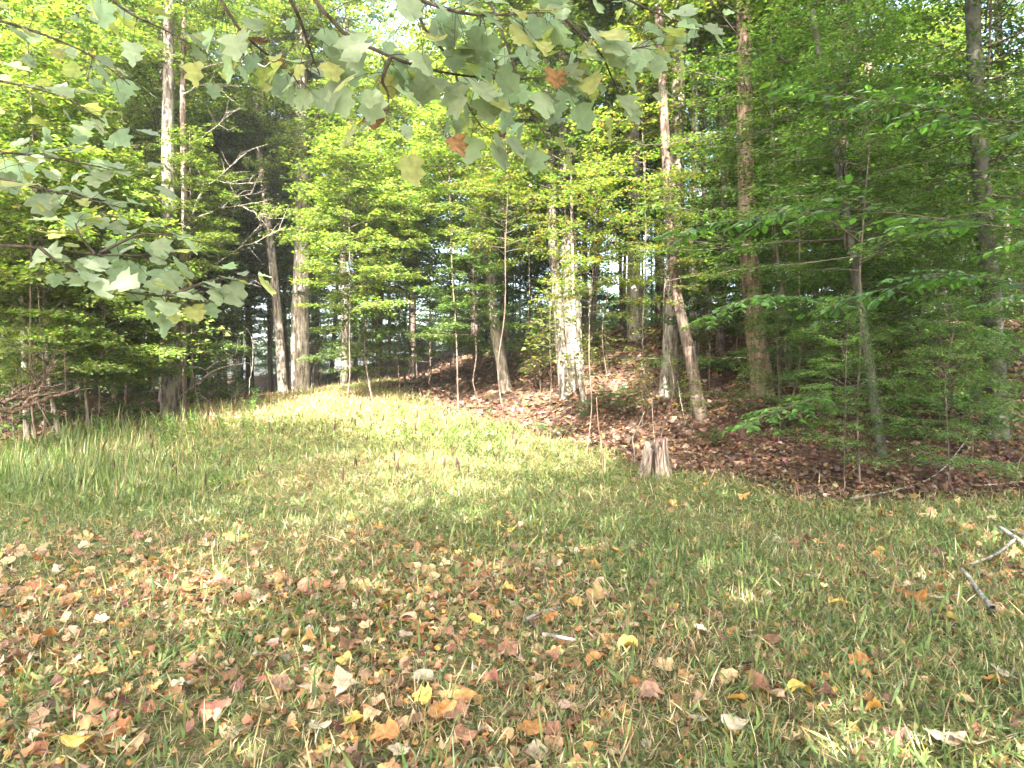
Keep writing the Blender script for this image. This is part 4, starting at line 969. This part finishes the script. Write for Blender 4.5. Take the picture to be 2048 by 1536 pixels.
for i in range(30):
    u = rw.uniform(0, 260); v = rw.uniform(880, 960); p = ground_at(u, v); weed(p, rw.uniform(.5, 1.0), 'bushy weed among tall grass in front of the pale-footed trunks', 'weeds before the pale-footed trunks')
for (u, v, s_) in ((430, 985, 1.1), (455, 975, .8), (410, 965, .7)): weed(ground_at(u, v), s_, 'bright green leafy weed catching the sun in the open grass', 'bright weeds in the open grass')
for (u, v, s_) in ((1240, 950, .5), (1255, 955, .5), (1225, 955, .45), (1275, 958, .5)): weed(ground_at(u, v), s_, 'small green weed beside the stump and red stalks', 'small weeds beside the stump')
SP = []
for k in range(2):
    t = Tubes(); t.add([(0, 0, 0), (.005, 0, .16)], [.002, .0015], 4, cap=False); st = t.mesh('spike_stem', M['rot'])
    t = Tubes(); t.add([(.005, 0, .13), (.006, 0, .16), (.008, 0, .20), (.01, 0, .25)], [.004, .012, .011, .003], 6, rough=.15); SP.append((st, t.mesh('spike_head', M['seed'])))
for i in range(90):
    u = rw.uniform(20, 1040) if i % 3 else rw.uniform(740, 1000); v = rw.uniform(850, 1000) if i % 3 else rw.uniform(835, 880)
    p = ground_at(u, v)
    if grass_amount(p.x, p.y) < .4: continue
    e = empty('seed_spike', p, 'thin dry stem with a dark brown seed head standing in the grass', 'dried weed', 'dried seed spikes in the grass')
    st, hd = SP[i % 2]; obj('stem', st, e); obj('seed_head', hd, e); e.rotation_euler = (rw.normal(0, .12), rw.normal(0, .12), 0); s_ = rw.uniform(.8, 1.5); e.scale = (s_,)*3
# ferns
FR = []
for k in range(3):
    r = np.random.default_rng(70+k); P_, A_, N_, S_ = [], [], [], []; C = [np.array([0, 0, 0]), np.array([.18, 0, .17]), np.array([.38, 0, .19]), np.array([.55, 0, .10])]; C = curve(C, 22)
    for i in range(2, 22):
        w = math.sin(math.pi*min(1, (i+2)/24))**.7
        for s_ in (-1, 1): P_.append(C[i]); A_.append((.35, s_, -.12)); N_.append((0, 0, 1)); S_.append(.11*w*r.uniform(.85, 1.1))
    FR.append(leaves('frond', L_LANCE, P_, A_, N_, S_, pick([(.03, .075, .02), (.04, .09, .024)], len(P_)), M['fern'], width=np.full(len(P_), .26)))
for (u, v, sc, lb) in ((1230, 815, 1.5, 'dark fern clump on the brown slope under the forked trunk'), (1105, 880, 1.0, 'low dark fern at the foot of the bank by the grass edge'), (1250, 835, 1.4, 'spreading dark fern just below the larger fern clump'),
                       (1425, 892, 1.0, 'small dark fern on brown leaves behind the stump'), (1455, 745, 1.5, 'dark fern clump near the top of the leaf bank'), (1180, 830, 1.1, 'dark fern between the crooked pale sapling and the tall red stalk'),
                       (1560, 860, 1.1, 'fern on the shaded slope below the broad reddish trunk'), (1830, 880, 1.2, 'fern in deep shade beside the smooth beech sapling')):
    p = ground_at(u, v); e = empty('fern', p, lb, 'fern')
    for i in range(11):
        o = obj('frond', FR[i % 3], e); o.rotation_euler = (0, rw.normal(-.15, .25), i*.57+rw.normal(0, .2)); q = sc*rw.uniform(.75, 1.15); o.scale = (q, q, q)
# small leafy saplings on the slope
rk = np.random.default_rng(91)
for x, y in scatter(34, -2, 13, 9.5, 20, .75, lambda x, y: .5 < bank_s(x, y) < 7, rk):
    h = rk.uniform(.15, .7); me = make_trunk([(0, 0, -.05), (.02, 0, h*.5), (0, 0, h+.4)], .014, .008, 'twig', sides=5, n=5, fl=.2)
    tree('sapling', (x, y, Hs(x, y)), 'small shaded leafy sapling in the low brush on the brown bank', 'sapling', 'saplings in the low brush on the bank', me, ('sapling', rk.integers(3)), h, rk.uniform(.35, .95))
for (u, v, k, sc, h, lb) in ((1160, 770, 0, .6, .5, 'small bright sapling growing before the close pair of trunks'), (1080, 790, 1, .7, .5, 'knee-high green sapling on the slope by the sun-dappled leaning trunk'),
                             (1480, 700, 2, .8, .4, 'leafy sapling on the bank top by the straight dark trunk'), (735, 800, 1, .5, .2, 'tiny leafy sapling at the far edge of the sunlit strip'),
                             (440, 800, 2, .7, .25, 'green sapling beside the low curved dead branch'), (1620, 800, 0, .9, .4, 'dim green sapling under the slender forked trunk')):
    p = ground_at(u, v); me = make_trunk([(0, 0, -.05), (.02, 0, h*.5), (0, 0, h+.4)], .018, .01, 'twig', sides=6, n=6, fl=.2)
    tree('sapling', p, lb, 'sapling', None, me, ('sapling', k), h, sc)

# ------------------------------------------------------------------ faint haze volume added to lift the blacks like lens veil
def build_haze():
    x0, x1, y0, y1, z0, z1 = -150, 150, -110, 215, -19, 34
    V = [(x, y, z) for x in (x0, x1) for y in (y0, y1) for z in (z0, z1)]
    F = [(0, 1, 3, 2), (4, 6, 7, 5), (0, 4, 5, 1), (2, 3, 7, 6), (0, 2, 6, 4), (1, 5, 7, 3)]
    m, nt, N, L = nmat('veil_haze'); out = N.new('ShaderNodeOutputMaterial'); pv = N.new('ShaderNodeVolumePrincipled')
    pv.inputs['Color'].default_value = (.92, .95, .9, 1); pv.inputs['Density'].default_value = .0007; pv.inputs['Anisotropy'].default_value = .2
    L.new(pv.outputs[0], out.inputs['Volume'])
    o = obj('haze', mesh_np('haze', V, F, m)); o['kind'] = 'stuff'
    tag(o, 'thin added haze imitating lens veil over the trees', 'haze')
build_haze()
